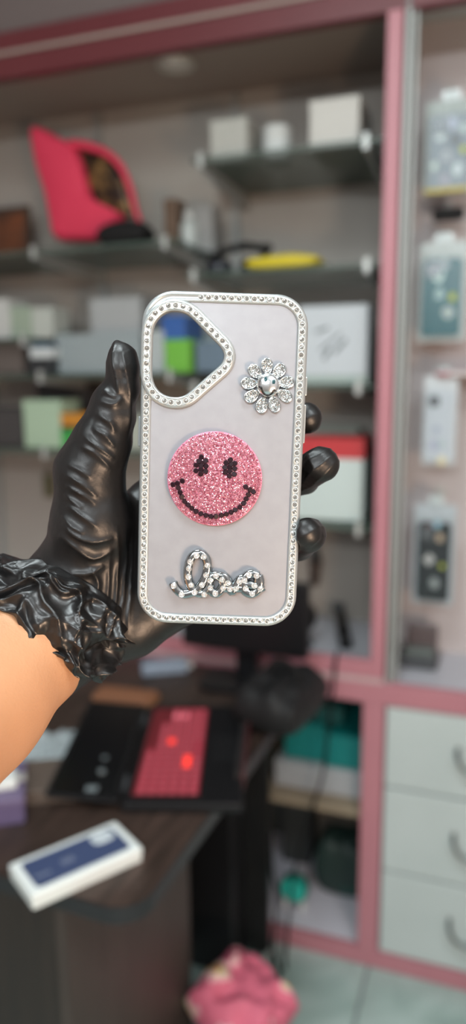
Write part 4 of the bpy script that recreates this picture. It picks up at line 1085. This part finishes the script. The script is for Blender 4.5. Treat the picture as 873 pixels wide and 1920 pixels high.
for (x, y) in pts9:
    p = cuv(430+x/5.135, 540+y/5.135, 0)-f0; a = math.atan2(p.y, p.x); R0 = p.length
    b_ = bmesh.new(); ox, oy = .0036, .0026
    lathe(b_, [(0, 0), (1, 0), (1.04, .0006), (1.0, .0012), (.90, .0014), (.82, .0008), (0, .0008)], 28)
    for v in b_.verts: v.co.x *= ox*(1+.0*v.co.x); v.co.y *= oy*(1+.16*v.co.x/ox)
    pe = obj('petal', b_, chrome, fl, smooth=True)
    pe.location = (p.x*1.0, p.y*1.0, 0); pe.rotation_euler = (0, 0, a)
    b_ = bmesh.new()
    for i in range(-4, 5):
        for j in range(-3, 4):
            x_, y_ = i*.00082+random.uniform(-.0001, .0001), (j+.5*(i % 2))*.00082
            if (x_/(ox*.84))**2+(y_/(oy*.84))**2 < 1: cru(b_, x_, y_, .0011, .00046)
    obj('stone_paving', b_, pave, pe)
fR = .00525
b_ = bmesh.new(); lathe(b_, [(0, .0), (fR*.97, 0), (fR, .0008)]+[(fR*math.cos(a), .0014+.0030*math.sin(a)) for a in [PI/2*k/9 for k in range(9)]]+[(0, .0044)], 40)
obj('face', b_, mat('polished_chrome', (.80, .85, .87), .2, 1.0), fl, smooth=True)
def fz(x, y): return .0014+.0030*math.sqrt(max(0, 1-(x*x+y*y)/fR**2))
def fp(x, y): p = cuv(430+x/5.135, 540+y/5.135, 0)-f0; return Vector((p.x, p.y, fz(p.x, p.y)))
tealdk = mat('dark_teal_enamel', (.01, .05, .06), .2); inkb = mat('black_enamel', (.01, .01, .01), .25)
for (x, y) in ((345, 887), (420, 912)):
    c = fp(x, y-4); b_ = bmesh.new(); lathe(b_, [(0, -.0005), (1, -.0005), (1, .00018), (.8, .0003), (0, .0003)], 20)
    for v in b_.verts: v.co.x *= .00072; v.co.y *= .0011
    e = obj('eye', b_, tealdk, fl, smooth=True); e.location = c; e.rotation_euler = (-c.y/fR*.6, c.x/fR*.6, -.12)
b_ = bmesh.new(); tube(b_, catmull([fp(283, 955), fp(300, 958), fp(310, 990), fp(335, 1025), (fp(375, 1032)), fp(408, 1012), fp(418, 985), fp(435, 995)], 5), .00048, 8)
obj('mouth', b_, inkb, fl, smooth=True)

# ---- love charm
l0 = cuv(240+400/2.425, 1000+225/2.425, 0)
lv = thing('love_charm', None, None, (0, 0, 0)); lv.parent = pc; lv.location = l0
def lp_(x, y, z_=.0012): p = cuv(240+x/2.425, 1000+y/2.425, 0)-l0; return Vector((p.x, p.y, z_))
def word(rad, z_, strokes):
    b_ = bmesh.new()
    for s_, cl_ in strokes: tube(b_, catmull([lp_(x, y, z_) for x, y in s_], 6, cl_), rad, 10, flat=((0, 0, 1), .75), closed=cl_)
    return b_
ST = [([(205, 220), (218, 248), (246, 272), (285, 268), (318, 248), (348, 205), (362, 150), (352, 108), (322, 88), (292, 104), (276, 145), (272, 190), (282, 232), (305, 262), (335, 270), (358, 250), (375, 225)], False),
      ([(400, 188), (425, 202), (430, 232), (415, 262), (394, 270), (374, 255), (368, 225), (378, 198)], True),
      ([(415, 190), (440, 195), (455, 220), (470, 262), (490, 235), (508, 205), (530, 205)], False),
      ([(590, 190), (560, 180), (532, 195), (522, 225), (530, 258), (560, 272), (588, 255), (600, 220), (592, 190)], False),
      ([(525, 228), (560, 232), (600, 245), (612, 240)], False), ([(590, 190), (590, 225), (605, 250)], False), ([(430, 245), (465, 248), (530, 245)], False)]
obj('lettering', word(.00205, .0014, ST), mat('dark_chrome', (.36, .39, .40), .14, 1.0), lv, smooth=True)
b_ = gem_bm(.00105, 8); tube(b_, [(.0012*math.cos(2*PI*k/12), .0012*math.sin(2*PI*k/12), .0001) for k in range(12)], .00018, 5, closed=True)
lm = me_of(b_, [mat('bright_rhinestone', (.95, .95, .93), .06, .85)])
for x, y in [(210, 232), (245, 272), (303, 262), (288, 228), (276, 192), (278, 155), (284, 125), (312, 97), (345, 102), (362, 140), (355, 185), (337, 228), (347, 272), (373, 208), (400, 187), (427, 205), (452, 220), (375, 242), (397, 268), (432, 243), (463, 247), (490, 245), (505, 215), (528, 208), (548, 183), (583, 187), (533, 245), (572, 232), (563, 268), (600, 245)]:
    stone(lm, lv, lp_(x, y, .0030), 1, .2)
for o in (sy, fl, lv):
    for k in ('label', 'category'):
        if k in o: del o[k]
